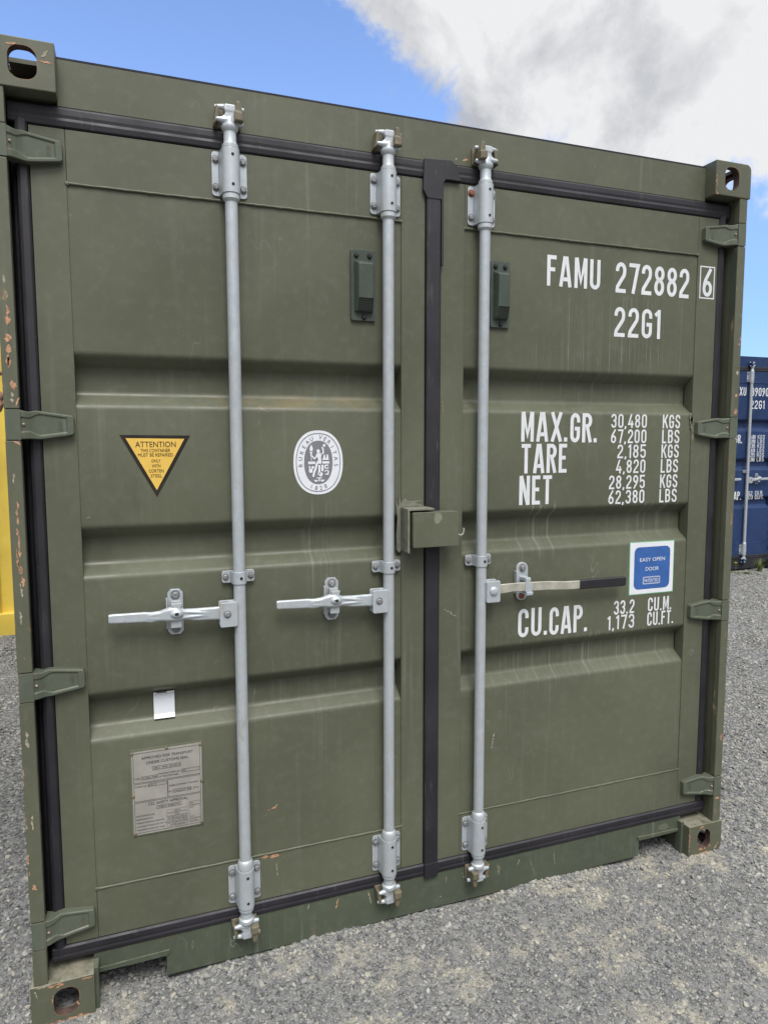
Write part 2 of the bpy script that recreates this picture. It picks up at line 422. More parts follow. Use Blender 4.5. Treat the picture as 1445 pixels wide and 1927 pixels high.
M['pin'] = simple('worn_hinge_pin', (.28, .22, .17), .6, .2, .3, 60)
M['sleeve'] = simple('black_grip', (.016, .015, .019), .42)
M['scratch'] = simple('scraped_primer', (.37, .205, .12), .7, 0, .45, 120, .3)
M['scratch_pale'] = simple('pale_scrape', (.29, .26, .19), .7, 0, .35, 120, .2)
M['bleached'] = simple('touch_up_smear', (.165, .168, .128), .6, 0, .2, 40, .2)
M['rust_inner'] = simple('rusty_inside', (.07, .042, .034), .8, 0, .5, 40, .3)

# ------------------------------------------------------------------ stroke lettering (container stencil face)
def arc(cx, cy, rx, ry, a0, a1, n=9):
    return [(cx + rx * math.cos(R(a0 + (a1 - a0) * i / (n - 1))), cy + ry * math.sin(R(a0 + (a1 - a0) * i / (n - 1)))) for i in range(n)]
SW = .130
WID = {'M': .52, 'A': .50, '1': .22, '.': .16, ',': .17, ' ': .30, 'E': .37, 'F': .37, 'L': .36, 'T': .42, 'X': .48, 'N': .46, 'K': .46, '7': .42, 'R': .44}
def glyph(ch):
    w = WID.get(ch, .43); a = SW / 2; l, r, b, t = a, w - a, a, 1 - a; rx = (r - l) / 2; mx = w / 2; ry = rx * 1.15
    top = arc(mx, t - ry, rx, ry, 180, 0); bot = arc(mx, b + ry, rx, ry, 180, 360)
    if ch in '0O': return [top + [(r, b + ry)] + list(reversed(bot)) + [(l, t - ry)]], w
    if ch == 'C': return [[(r, .66)] + list(reversed(top)) + bot + [(r, .34)]], w
    if ch == 'G': return [[(r, .68)] + list(reversed(top)) + bot + [(r, .47), (mx - .02, .47)]], w
    if ch == 'U': return [[(l, 1)] + bot + [(r, 1)]], w
    if ch == 'S': return [[(r, .72)] + list(reversed(top)) + [(l, .68), (l + .03, .60), (mx, .51), (r - .03, .42), (r, .34)] + list(reversed(bot)) + [(l, .28)]], w
    if ch == '2': return [[(l, .70)] + top + [(r, .67), (r - .02, .58), (l + .02, .2), (l + .0, b)], [(0, b), (w, b)]], w
    if ch == '3': return [[(l, .74)] + top + [(r, .64), (r - .03, .56), (mx + .02, .515), (mx - .04, .515)], [(mx - .03, .51), (mx + .03, .505), (r - .03, .46), (r, .37)] + list(reversed(bot)) + [(l, .26)]], w
    if ch == '8':
        u = arc(mx, .735, rx * .96, .19, -90, 270, 25); d = arc(mx, .295, rx, .22, -90, 270, 25)
        return [u, d], w
    if ch in '69':
        lo = arc(mx, .29, rx, .215, 0, 360, 25)
        ps = [lo, [(l, .30), (l + .012, .44), (l + .06, .6), (mx + .06, .86), (mx + .13, 1.0)]]
        if ch == '9': ps = [[(w - x, 1 - y) for x, y in p] for p in ps]
        return ps, w
    if ch == '5': return [[(r + .05, t), (l, t), (l, .53), (l + .05, .58), (mx, .60)] + arc(mx, .60 - ry, rx, ry, 80, 0, 6) + [(r, b + ry)] + list(reversed(bot))[1:] + [(l, .26)]], w
    if ch == '4': return [[(mx + .05, 1), (l - .02, .27), (w + .01, .27)], [(r - .06, .52), (r - .06, 0)]], w
    if ch == '7': return [[(0, t), (r + .02, t), (r, .86), (mx - .03, 0)]], w
    if ch == '1': return [[(w - a, 1), (w - a, 0)], [(w - a, .94), (.0, .80)]], w
    if ch == 'A': return [[(a * .9, 0), (mx - .035, 1.0)], [(mx + .035, 1.0), (w - a * .9, 0)], [(mx, 1.0), (mx, .86)], [(a + .10, .25), (w - a - .10, .25)]], w
    if ch == 'M': return [[(l, 0), (l, 1)], [(l + .02, 1), (mx, .22), (r - .02, 1)], [(r, 1), (r, 0)]], w
    if ch == 'N': return [[(l, 0), (l, 1)], [(l + .01, 1), (r - .01, 0)], [(r, 0), (r, 1)]], w
    if ch == 'T': return [[(0, t), (w, t)], [(mx, t), (mx, 0)]], w
    if ch == 'E': return [[(w, t), (l, t), (l, b), (w, b)], [(l, .52), (w - .05, .52)]], w
    if ch == 'F': return [[(w, t), (l, t), (l, 0)], [(l, .54), (w - .05, .54)]], w
    if ch == 'L': return [[(l, 1), (l, b), (w, b)]], w
    if ch == 'P': return [[(l, 0), (l, t), (mx, t)] + arc(mx, .735, rx, t - .735, 90, -90, 11) + [(l + a + .002, .545)]], w
    if ch == 'R': return [[(l, 0), (l, t), (mx, t)] + arc(mx, .745, rx, t - .745, 90, -90, 11) + [(l + a + .002, .565)], [(mx, .56), (r + .01, 0)]], w
    if ch == 'B': return [[(l, .53), (l, t), (mx, t)] + arc(mx, .73, rx * .95, t - .73, 90, -90, 11) + [(l + a + .002, .535)], [(l, .53), (l, b), (mx, b)] + arc(mx, .305, rx, .305 - b, -90, 90, 11) + [(l + a + .002, .535)]], w
    if ch == 'K': return [[(l, 0), (l, 1)], [(r + .02, 1), (l + .04, .42)], [(mx - .03, .58), (r + .03, 0)]], w
    if ch == 'X': return [[(a * .8, 1), (w - a * .8, 0)], [(w - a * .8, 1), (a * .8, 0)]], w
    if ch == '.': return [[(.08, 0), (.08, .14)]], w
    if ch == ',': return [[(.11, .13), (.05, -.09)]], w
    return [], w
def ribbon(mb, pts, sw, fn, m=0):
    """flat stroke of constant width with mitred joins"""
    p = [Vector(q) for q in pts]
    p = [q for i, q in enumerate(p) if i == 0 or (q - p[i-1]).length > 1e-4]
    closed = (p[0] - p[-1]).length < 1e-3
    if closed: p = p[:-1]
    n = len(p); L, Rr = [], []
    for i in range(n):
        d0 = (p[i] - p[i-1]) if (i > 0 or closed) else (p[1] - p[0])
        d1 = (p[(i+1) % n] - p[i]) if (i < n-1 or closed) else (p[-1] - p[-2])
        d0 = d0.normalized(); d1 = d1.normalized()
        nn = (Vector((-d0.y, d0.x)) + Vector((-d1.y, d1.x)))
        nn = nn.normalized() if nn.length > 1e-6 else Vector((-d0.y, d0.x))
        k = max(.45, nn.dot(Vector((-d0.y, d0.x))))
        L.append(p[i] + nn * (sw / 2 / k)); Rr.append(p[i] - nn * (sw / 2 / k))
    v = [fn(q) for q in L] + [fn(q) for q in Rr]
    k = n if closed else n - 1
    mb.add(v, [(i, (i+1) % n, n + (i+1) % n, n + i) for i in range(k)], m)
def stencil(mb, text, x0, x1, z0, h, y, sw=SW, m=0):
    gap = .125; w = 0; items = []
    for ch in text:
        ps, gw = glyph(ch)
        if ch in '.,': w -= .03
        items.append((ps, w)); w += gw + (gap if ch != ' ' else 0)
    w -= gap
    sx = (x1 - x0) / w
    k = 0
    for ps, ox in items:
        for p in ps:
            # strokes that cross lie a hair above one another; keep the stroke width even in x
            yy = y - .00025 * (k % 3); k += 1
            ribbon(mb, [((ox + q[0]) * sx / h, q[1]) for q in p], sw, lambda q, yy=yy: (x0 + q.x * h, yy, z0 + q.y * h), m)
    return mb
_tc = {}
def text_mesh(s, spacing=1.0):
    if (s, spacing) in _tc: return _tc[(s, spacing)]
    cu = bpy.data.curves.new('t', 'FONT'); cu.body = s; cu.size = 1.0; cu.space_character = spacing; cu.resolution_u = 3
    o = bpy.data.objects.new('t', cu); COL.objects.link(o)
    me = evaluated(o)
    vs_ = [tuple(v.co) for v in me.vertices]; fs = [tuple(p.vertices) for p in me.polygons]
    bpy.data.objects.remove(o); bpy.data.curves.remove(cu); bpy.data.meshes.remove(me)
    _tc[(s, spacing)] = (vs_, fs); return vs_, fs
def print_text(mb, s, cx, cz, h, y, width=None, align='c', rot=0.0, m=0, spacing=1.0, slant=0.0):
    """h is the cap height"""
    v, f = text_mesh(s, spacing)
    if not v: return
    x0 = min(p[0] for p in v); x1 = max(p[0] for p in v)
    k = h / .70
    kx = width / (x1 - x0) if width else k
    off = {'c': (x0 + x1) / 2, 'l': x0, 'r': x1}[align]
    ca, sa = math.cos(rot), math.sin(rot)
    out = []
    for p in v:
        ax = (p[0] - off) * kx + slant * p[1] * k; az = (p[1] - .35) * k
        out.append((cx + ax * ca - az * sa, y, cz + ax * sa + az * ca))
    mb.add(out, f, m)
def outline(mb, x0, x1, z0, z1, t, y, m=0):
    for a in ((x0, x1, z0, z0 + t), (x0, x1, z1 - t, z1), (x0, x0 + t, z0 + t, z1 - t), (x1 - t, x1, z0 + t, z1 - t)):
        mb.add([(a[0], y, a[2]), (a[1], y, a[2]), (a[1], y, a[3]), (a[0], y, a[3])], [(0, 1, 2, 3)], m)
def poly(mb, pts, y, m=0):
    mb.add([(p[0], y, p[1]) for p in pts], [tuple(range(len(pts)))], m)
def scrape(mb, x0, z0, x1, z1, w, y, m, n=7):
    """an irregular, broken chip or scratch lying on a face"""
    A = Vector((x0, z0)); d = Vector((x1 - x0, z1 - z0)); L = d.length; nn = Vector((-d.y, d.x)).normalized()
    k = max(1, int(L / max(w * 2.2, .008)))
    for q in range(k):
        if k > 2 and random.random() < .18: continue
        a = (q + random.uniform(-.25, .1)) / k; b = (q + random.uniform(.75, 1.35)) / k
        off = random.uniform(-.35, .35) * w; ww = w * random.uniform(.8, 1.7) * (1 if k < 3 else .55 + .45 * math.sin(math.pi * (q + .5) / k))
        up, dn = [], []; bend = random.uniform(-.4, .4) * w
        for i in range(n):
            t = i / (n - 1); e = math.sin(math.pi * min(max(t, .03), .97)) ** .7
            c = A + d * (a + (b - a) * t) + nn * (off + bend * math.sin(3.1 * t))
            up.append(c + nn * ww * e * random.uniform(.2, .62)); dn.append(c - nn * ww * e * random.uniform(.2, .62))
        yy = y - .00012 * (q % 2)
        v = [(p.x, yy, p.y) for p in up] + [(p.x, yy, p.y) for p in dn]
        mb.add(v, [(i, i + 1, n + i + 1, n + i) for i in range(n - 1)], m)

def rrect(x0, x1, z0, z1, r, n=5):
    return arc(x1 - r, z0 + r, r, r, -90, 0, n) + arc(x1 - r, z1 - r, r, r, 0, 90, n) + arc(x0 + r, z1 - r, r, r, 90, 180, n) + arc(x0 + r, z0 + r, r, r, 180, 270, n)

# ------------------------------------------------------------------ shipping container (door end faces -Y, left front bottom corner at its origin)
CW, CH, CL = 2.438, 2.591, 6.058
D = .050                                   # door face lies this far behind the corner castings

def casting_mesh(mats):
    b = MB().prism([(0, 0), (.162, 0), (.162, .118)] + arc(.022, .096, .022, .022, 90, 180, 8), 0, .178, 'y')
    cav = MB().box(.016, .132, .028, .150, .028, .200)              # open cavity, closed below
    front = MB().prism(rrect(.0565, .1215, .0210, .1000, .0265, 7), -.02, .05, 'y')
    side = MB().prism(rrect(.055, .123, .030, .094, .029, 7), -.02, .05, 'x')
    cav = MB().box(.016, .138, .026, .160, .020, .107)
    top = MB().prism(rrect(.030, .122, .026, .158, .028, 7), .07, .14, 'z')
    me = bake(b, mats, cutters=(cav, front, side, top), bevel=.0025)
    return me
def mirrored(me, fx=False, fz=False, fy=False, size=(.162, .178, .118)):
    me = me.copy()
    for v in me.vertices:
        if fx: v.co.x = size[0] - v.co.x
        if fy: v.co.y = size[1] - v.co.y
        if fz: v.co.z = size[2] - v.co.z
    if (fx + fy + fz) % 2: me.flip_normals()
    return me

def hinge_mesh(side, mats):
    """local origin on the post's outer edge at the hinge's mid height; side +1 = left door"""
    mb = MB()
    mb.box(.011, .0460, .0015, .034, -.0385, .0385)
    # blade sweeps back from the pin to lie on the door; a shallow recess follows its outline
    X =  [.0455, .054, .063, .070, .078, .088, .110, .138, .150, .153, .164, .1675]
    ZT = [.0375, .0352, .0335, .0345, .0370, .0358, .0325, .0285, .0268, .0264, .0248, .0195]
    ZB = [-.0370, -.0368, -.0366, -.0368, -.0374, -.0378, -.0348, -.0306, -.0288, -.0283, -.0262, -.0215]
    IT = [.0190, .0185, .0175, .0195, .0245, .0270, .0240, .0200, .0186, .0183, .018, .015]
    IB = [-.0185, -.0180, -.0172, -.0188, -.0240, -.0280, -.0250, -.0212, -.0196, -.0192, -.019, -.016]
    YF = [.0045, .0075, .0135, .0190, .0235, .0262, .0285, .0300, .0306, .0308, .0312, .0318]
    DP = [.0032] * 9 + [0, 0, 0]
    v = []; f = []; n = 10
    for x, zt, zb, it, ib, y, d in zip(X, ZT, ZB, IT, IB, YF, DP):
        sl = .0016
        v += [(x, .0508, zb), (x, y + .002, zb), (x, y, zb + .0022), (x, y, ib - sl), (x, y + d, ib + sl), (x, y + d, it - sl), (x, y, it + sl), (x, y, zt - .0022), (x, y + .002, zt), (x, .0508, zt)]
    for k in range(len(X) - 1):
        for q in range(n): f.append((k*n+q, k*n+(q+1)%n, (k+1)*n+(q+1)%n, (k+1)*n+q))
    f.append(tuple(reversed(range(n)))); f.append(tuple((len(X)-1)*n+q for q in range(n)))
    mb.add(v, f, 0)
    mb.ball((.0520, .0085, .001), .0038, 1)
    me_b = mb
    if side < 0: me_b.flip_x(0)
    tb = MB(); print_text(tb, 'FUWA', .136 * side, -.002, .0105, .0318, width=.026, rot=R(90) if side > 0 else R(90), slant=.25)
    me_b.add(tb.v, tb.f, 2)
    return me_b

def cam_mesh(mats, s=1, top=True):
    """cast cam head on the end of a lock rod; origin at the rod axis, foot of the head at z=0, pointing up"""
    mb = MB()
    mb.tube([(0, 0, -.004), (0, 0, .010), (0, 0, .02)], [.019, .017, .013], 14)
    mb.box(-.013, .013, -.014, .014, .006, .052)
    mb.prism([(-.016, .034), (.018, .034), (.014, .052), (-.014, .052)], -.015, .012, 'y')
    # upper cross bar
    mb.tube([(-.040 * s, .002, .047), (-.02 * s, 0, .0475), (0, 0, .047), (.022 * s, 0, .046), (.040 * s, -.001, .045)], [.0052, .0075, .009, .0075, .0065], 10)
    # lower prongs
    mb.tube([(0, -.004, .012), (-.018 * s, -.006, .011), (-.038 * s, -.008, .012)], [.013, .009, .0052], 10)
    mb.prism([(-.030 * s, .012), (-.004 * s, .034), (.010 * s, .012)], -.012, -.002, 'y')
    mb.tube([(0, -.002, .010), (.02 * s, -.002, .006), (.037 * s, -.002, .0065)], [.012, .0085, .0062], 10)
    if not top: mb.v = [(p[0], p[1], -p[2]) for p in mb.v]
    return bake(mb, mats, voxel=.0021, smooth=3)
def keeper_mesh(mats, s=1, top=True):
    """pair of steel lugs welded to the header or sill either side of the cam"""
    mb = MB()
    mb.box(-.036, .034, .023, .030, .000, .052)
    a = [(.012 * s, .010), (.031 * s, .006), (.032 * s, .034), (.026 * s, .056), (.015 * s, .056)]
    mb.prism(a, -.026, .026, 'y')
    mb.prism([(.010 * s, .004), (.033 * s, .002), (.033 * s, .026), (.010 * s, .028)], -.032, -.012, 'y')
    mb.prism([(-.043 * s, -.002), (-.030 * s, .006), (-.026 * s, .042), (-.036 * s, .050)], -.006, .030, 'y')
    if not top: mb.v = [(p[0], p[1], -p[2]) for p in mb.v]
    return bake(mb, mats, voxel=.0022, smooth=2)

def bracket_mb(z0, z1, upper=True, red=None):
    """omega-section bearing bolted over the rod; rod axis at x=0,y=.02"""
    mb = MB(); cy = .020; r = .0250
    t = math.asin(.0)
    left = [(-.048, .0495), (-.048, .0450), (-.0285, .0450)]
    archp = [(r * math.cos(R(a)), cy - r * math.sin(R(a))) for a in range(180, -1, -12)]
    rightp = [(.0285, .0450), (.048, .0450), (.048, .0495)]
    # hump
    mb.prism([(-.0285, .0495)] + [(-.0285, .0450)] + archp + [(.0285, .0450), (.0285, .0495)], z0, z1, 'z', smooth=True)
    # flanges with rounded corners
    for s in (-1, 1):
        x0, x1 = (-.048, -.0290) if s < 0 else (.0290, .048)
        rr = .009
        if s < 0: pts = [(x1, z0), (x1, z1)] + arc(x0 + rr, z1 - rr, rr, rr, 90, 180, 5) + arc(x0 + rr, z0 + rr, rr, rr, 180, 270, 5)
        else: pts = [(x0, z1), (x0, z0)] + arc(x1 - rr, z0 + rr, rr, rr, 270, 360, 5) + arc(x1 - rr, z1 - rr, rr, rr, 0, 90, 5)
        mb.prism(pts, .0450, .0495, 'y')
        for j, zb in enumerate((z0 + .023, z1 - .021)):
            rusty = red is not None and red == (s, j)
            mb.hexbolt(s * .0375, .0450, zb, .0085, .008, 2 if rusty else 1)
    for zb in (z0 + .021, z1 - .019):
        mb.tube([(.003, cy - r - .0014, zb), (.003, cy - r + .004, zb)], .0042, 10, 3)
    return mb

def clamp_mb():
    mb = MB(); cy = .020; r = .0205
    archp = [(r * math.cos(R(a)), cy - r * math.sin(R(a))) for a in range(180, -1, -15)]
    mb.prism([(-.024, .0495), (-.023, .0405)] + archp + [(.023, .0405), (.024, .0495)], 1.1955, 1.2305, 'z', smooth=True)
    for s in (-1, 1):
        x0, x1 = (-.047, -.0235) if s < 0 else (.0235, .047)
        rr = .007
        if s < 0: pts = [(x1, 1.1955), (x1, 1.2305)] + arc(x0 + rr, 1.2305 - rr, rr, rr, 90, 180, 5) + arc(x0 + rr, 1.1955 + rr, rr, rr, 180, 270, 5)
        else: pts = [(x0, 1.2305), (x0, 1.1955)] + arc(x1 - rr, 1.1955 + rr, rr, rr, 270, 360, 5) + arc(x1 - rr, 1.2305 - rr, rr, rr, 0, 90, 5)
        mb.prism(pts, .0405, .0495, 'y')
        mb.hexbolt(s * .0365, .0405, 1.213, .0075, .007, 1)
    mb.tube([(.003, cy - r - .0012, 1.213), (.003, cy - r + .004, 1.213)], .0046, 10, 3)
    return mb

def sweep(mb, st, m=0):
    """st: list of (x, y, z, half height, half thickness): flat bar swept along x"""
    v = []; f = []; n = 8
    for x, y, z, h, t in st:
        c = min(h, t) * .55
        v += [(x, y - t, z - h + c), (x, y - t, z + h - c), (x, y - t + c, z + h), (x, y + t - c, z + h), (x, y + t, z + h - c), (x, y + t, z - h + c), (x, y + t - c, z - h), (x, y - t + c, z - h)]
    k = len(st)
    for i in range(k - 1):
        for j in range(n): f.append((i*n+j, i*n+(j+1)%n, (i+1)*n+(j+1)%n, (i+1)*n+j))
    f.append(tuple(reversed(range(n)))); f.append(tuple((k-1)*n+j for j in range(n)))
    return mb.add(v, f, m, False)

def vent_parts(x0, x1, z0, z1, parent, mat, label=None):
    base = MB()
    base.prism(rrect(x0, x1, z0, z1, .006), .0445, .0535, 'y')
    cx = (x0 + x1) / 2; w = (x1 - x0)
    for bx, bz in ((x0 + .017, z1 - .018), (x1 - .019, z1 - .018), (cx + .002, z0 + .011)):
        base.hexbolt(bx, .0445, bz, .0062, .006, 1, 10)
    o = base.build('vent_cover', [mat, M['black']], parent, .0012)
    if label: o['label'] = label
    # hood: full depth for most of its height, sloping back to the grille at the bottom
    a, b = x0 + .010, x1 - .008; zt, zm, zb = z1 - .032, z0 + .064, z0 + .024
    ai, bi = a + .007, b - .007
    hood = MB()
    yf = .018
    v = [(a, .0445, zt), (b, .0445, zt), (ai, yf, zt - .012), (bi, yf, zt - .012), (ai, yf, zm), (bi, yf, zm), (a, .0445, zb), (b, .0445, zb), (ai, yf + .012, zb + .004), (bi, yf + .012, zb + .004)]
    f = [(0, 1, 3, 2), (2, 3, 5, 4), (0, 2, 4, 6), (1, 7, 5, 3), (6, 4, 8), (7, 9, 5), (6, 8, 9, 7)]
    hood.add(v, f)
    hood.build('vent_hood', mat, o, .003)
    g = MB()
    gy0, gy1 = yf + .0005, yf + .0122
    def gp(u, w_): return (ai + (bi - ai) * u, gy0 + (gy1 - gy0) * w_ + .003, zm + (zb + .004 - zm) * w_)
    g.add([gp(0, 0), gp(1, 0), gp(1, 1), gp(0, 1)], [(0, 1, 2, 3)], 1)
    nx, nz = 7, 6
    def bar(u0, u1, w0, w1):
        P = [gp(u0, w0), gp(u1, w0), gp(u1, w1), gp(u0, w1)]
        g.add([(p[0], p[1] - .0035, p[2]) for p in P], [(0, 1, 2, 3)], 0)
    for i in range(nx + 1): bar(max(0, i / nx - .014), min(1, i / nx + .014), 0, 1)
    for i in range(nz + 1):
        for j in range(nx): bar(j / nx + .015, (j + 1) / nx - .015, max(0, i / nz - .018), min(1, i / nz + .018))
    g.build('vent_grille', [mat, M['black']], o)
    return o

def mirx(p, on): return CW - p if on else p

def build_container(origin, paint_m, post_m, sill_m, cast_m, hinge_m, keeper_m, label, name, green=True):
    root = empty(name, origin)
    tag(root, label, 'shipping container', 'shipping containers in the yard')
    G = paint_m
    # ---- shell
    def corrugated(y0, y1, x, out, z0, z1, pitch=.278, dep=.036):
        pr = []; y = y0
        while y < y1 - .05:
            for dy, k in ((0, 0), (.072, 0), (.14, 1), (.21, 1)):
                if y + dy < y1: pr.append((y + dy, k))
            y += pitch
        pr.append((y1, 0))
        mb = MB(); v = []
        for yy, k in pr: v += [(x - out * (dep * k), yy, z0), (x - out * (dep * k), yy, z1)]
        mb.add(v, [(2*i, 2*i+2, 2*i+3, 2*i+1) for i in range(len(pr) - 1)])
        return mb
    for s, nm in ((0, 'side_wall'), (1, 'side_wall')):
        x = .012 if s == 0 else CW - .012
        corrugated(.16, CL - .1, x, -1 if s == 0 else 1, .15, 2.53).build(nm, G, root, recalc=False)
        xa, xb = (.004, .06) if s == 0 else (CW - .06, CW - .004)
        MB().box(xa, xb, .18, CL - .18, .02, .155).box(xa, xb, .18, CL - .18, 2.52, 2.582).build('side_rail', G, root, .003)
    roof = MB()
    roof.box(.05, CW - .05, .07, CL - .05, 2.562, 2.573)
    roof.build('roof', G, root)
    MB().box(.05, CW - .05, CL - .06, CL - .02, .12, 2.56).build('end_wall', G, root)
    MB().box(.06, CW - .06, .16, CL - .06, .10, .135).build('floor_frame', M['dark_parts_shade'], root)
    # ---- castings
    cm = casting_mesh([cast_m, M['rust_inner']])
    for p in cm.polygons:
        c = p.center
        if .004 < c.x < .158 and .004 < c.y < .174 and .004 < c.z < .114: p.material_index = 1
    for (ix, iz, iy) in ((0, 1, 0), (1, 1, 0), (0, 0, 0), (1, 0, 0), (0, 1, 1), (1, 1, 1), (0, 0, 1), (1, 0, 1)):
        me = mirrored(cm, bool(ix), not iz, bool(iy))
        if green and not iy:
            chips = {(0, 0): [(.006, .113, .05, .1165, .005, 2), (.045, .112, .075, .114, .005, 1), (.13, .110, .161, .112, .006, 1), (.062, .104, .085, .110, .005, 1), (.118, .05, .124, .035, .006, 1), (.03, .003, .161, .003, .006, 1), (.012, .108, .018, .09, .004, 2), (.05, .05, .056, .085, .003, 1)],
                     (1, 0): [(.003, .02, .003, .11, .004, 1), (.05, .022, .066, .018, .008, 1), (.075, .018, .085, .02, .005, 1), (.02, .003, .12, .004, .005, 1), (.13, .01, .150, .035, .006, 1), (.052, .104, .07, .1085, .006, 1), (.10, .03, .104, .022, .004, 1)],
                     (1, 1): [(.003, .004, .004, .085, .004, 1), (.003, .002, .010, .003, .004, 1), (.05, .016, .053, .03, .003, 1)],
                     (0, 1): [(.128, .068, .160, .067, .008, 1), (.132, .082, .142, .094, .006, 2), (.02, .03, .03, .06, .006, 1), (.055, .1, .075, .103, .005, 1)]}[(ix, iz)]
            sc_ = MB()
            for q in chips: scrape(sc_, *q[:5], -.0006, q[5] - 1)
            me.materials.append(M['scratch']); me.materials.append(M['scratch_pale'])
            bm = bmesh.new(); bm.from_mesh(me)
            for fc, mi in zip(sc_.f, sc_.m):
                nf = bm.faces.new([bm.verts.new(sc_.v[k]) for k in fc]); nf.material_index = len(me.materials) - 2 + mi
            bm.to_mesh(me); bm.free()
        link('corner_casting', me, root, (ix * (CW - .162), iy * (CL - .178), iz * (CH - .118)))
    # ---- header and sill
    h = MB()
    h.box(.160, CW - .160, D, .14, 2.463, 2.577)
    h.box(.160, CW - .160, D + .002, .12, 2.5775, 2.584, 1)  # near-black strip along the header top
    if green:
        for x0, z0, x1, z1, w, m in ((1.31, 2.478, 1.325, 2.482, .006, 2), (1.285, 2.478, 1.289, 2.487, .004, 3), (1.80, 2.50, 1.802, 2.53, .002, 3)):
            scrape(h, x0, z0, x1, z1, w, D - .0004, m)
    h.build('header', [G, M['dark_parts_shade'], M['scratch'], M['scratch_pale']], root)
    s_ = MB()
    zt, zb = .1415, .018
    outline_p = [(.160, zt), (.160, .083), (.350, .083), (.357, .076), (.357, zb), (2.080, zb), (2.080, .073), (2.087, .080), (CW - .160, .080), (CW - .160, zt)]
    s_.prism(list(reversed(outline_p)), D, .13, 'y')
    s_.prism([(.170, .083), (.36, .083), (.366, .090), (.366, .1), (.170, .096)], D - .004, D + .01, 'y')
    s_.prism([(2.073, .096), (2.073, .088), (2.08, .081), (2.266, .081), (2.266, .092)], D - .004, D + .01, 'y')
    # weld flanges beside the castings
    s_.box(.1605, .1725, .012, D + .01, .0, .125); s_.box(CW - .1725, CW - .1605, .03, D + .01, .0, .125)
    if green:
        for a in ((.876, .102, .889, .132, .006, 1), (1.47, .118, 1.474, .08, .003, 2), (1.55, .10, 1.557, .12, .003, 2), (1.62, .05, 1.60, .11, .002, 2), (.79, .135, .785, .12, .004, 2), (.99, .13, 1.0, .09, .005, 2), (1.33, .12, 1.338, .10, .002, 2), (1.27, .1, 1.272, .12, .002, 2), (1.25, .05, 1.253, .055, .004, 2), (1.40, .12, 1.42, .10, .002, 2), (1.70, .12, 1.705, .07, .002, 2), (1.47, .07, 1.48, .115, .0025, 2)):
            scrape(s_, *a[:5], D - .0006, a[5])
        s_.prism([(2.17, .105), (2.20, .098), (2.222, .108), (2.205, .125), (2.175, .12)], D - .0005, D + .001, 'y', 3)
    for xa, xb in ((.357, .363), (2.074, 2.080), (.150, .156), (CW - .156, CW - .150)): s_.box(xa, xb, .13, .9, .0, .125, 4)  # black pocket plates, added to darken the fork pockets inside
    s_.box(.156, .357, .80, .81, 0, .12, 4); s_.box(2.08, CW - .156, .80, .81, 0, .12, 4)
    s_.build('sill', [sill_m, M['scratch'], M['scratch_pale'], M['green_fresh'], M['dark_parts_shade']], root, .0025)
    # ---- posts
    HZ = (2.346, 1.650, .960, .262)
    for s in (0, 1):
        p = MB()
        zs = [.118] + sum([[z - .0405, z + .0405] for z in reversed(HZ)], []) + [CH - .118]
        for k in range(0, len(zs), 2):
            a, b = zs[k], zs[k + 1]
            p.box(.009, .0445, .003, .028, a, b)
        p.box(.012, .040, .030, .105, .118, CH - .118, 0 if s else 3)  # left return near-black, recess shade put into its colour
        p.box(.006, .013, .030, .165, .118, CH - .118)
        p.box(.013, .070, .105, .118, .118, CH - .118, 3)  # backing plate blackened to stand for shade in the gap
        if green and s == 0:
            for (x0, z0, x1, z1, w, m) in ((.024, 1.97, .028, 1.90, .010, 1), (.028, 1.90, .026, 1.80, .011, 1), (.026, 1.84, .028, 1.775, .009, 1), (.022, 2.02, .027, 1.96, .007, 2), (.028, 1.76, .033, 1.735, .010, 1), (.027, 1.73, .031, 1.703, .006, 2), (.036, 1.697, .043, 1.715, .006, 1), (.024, 1.54, .025, 1.50, .005, 2), (.027, 1.45, .028, 1.33, .007, 1), (.026, 1.35, .030, 1.235, .009, 1), (.022, 1.33, .026, 1.27, .003, 1), (.028, 1.24, .029, 1.20, .005, 2), (.024, 1.165, .026, 1.13, .006, 2), (.020, .84, .024, .80, .007, 2), (.026, .62, .028, .57, .005, 2), (.014, .50, .013, .44, .005, 1), (.020, .415, .028, .395, .010, 1), (.03, 1.605, .042, 1.598, .006, 1)):
                scrape(p, x0, z0, x1, z1, w, .0024, m, 9)
        if green and s == 1:
            for (x0, z0, x1, z1, w, m) in ((.022, 1.86, .023, 1.845, .010, 2), (.022, 1.775, .024, 1.76, .010, 1), (.026, 1.72, .028, 1.700, .012, 1), (.018, 1.33, .02, 1.29, .005, 1), (.015, 1.98, .016, 1.95, .006, 1), (.014, 2.07, .02, 2.05, .005, 2), (.02, .47, .022, .45, .009, 1), (.02, .208, .040, .212, .008, 1), (.034, .2, .036, .14, .004, 1)):
                scrape(p, x0, z0, x1, z1, w, .0024, m, 9)
            # unevenly retouched strip inside the post
            p.add([(.0449, .006, 2.29), (.0449, .024, 2.29), (.0449, .024, 2.03), (.0449, .016, 2.045), (.0449, .006, 2.06)], [(0, 1, 2, 3, 4)], 4)
        if s: p.flip_x(CW / 2)
        p.build('corner_post', [post_m, M['scratch'], M['scratch_pale'], M['dark_parts_shade'], M['green_cool']], root, .002)
    # ---- doors
    lock_x = {}
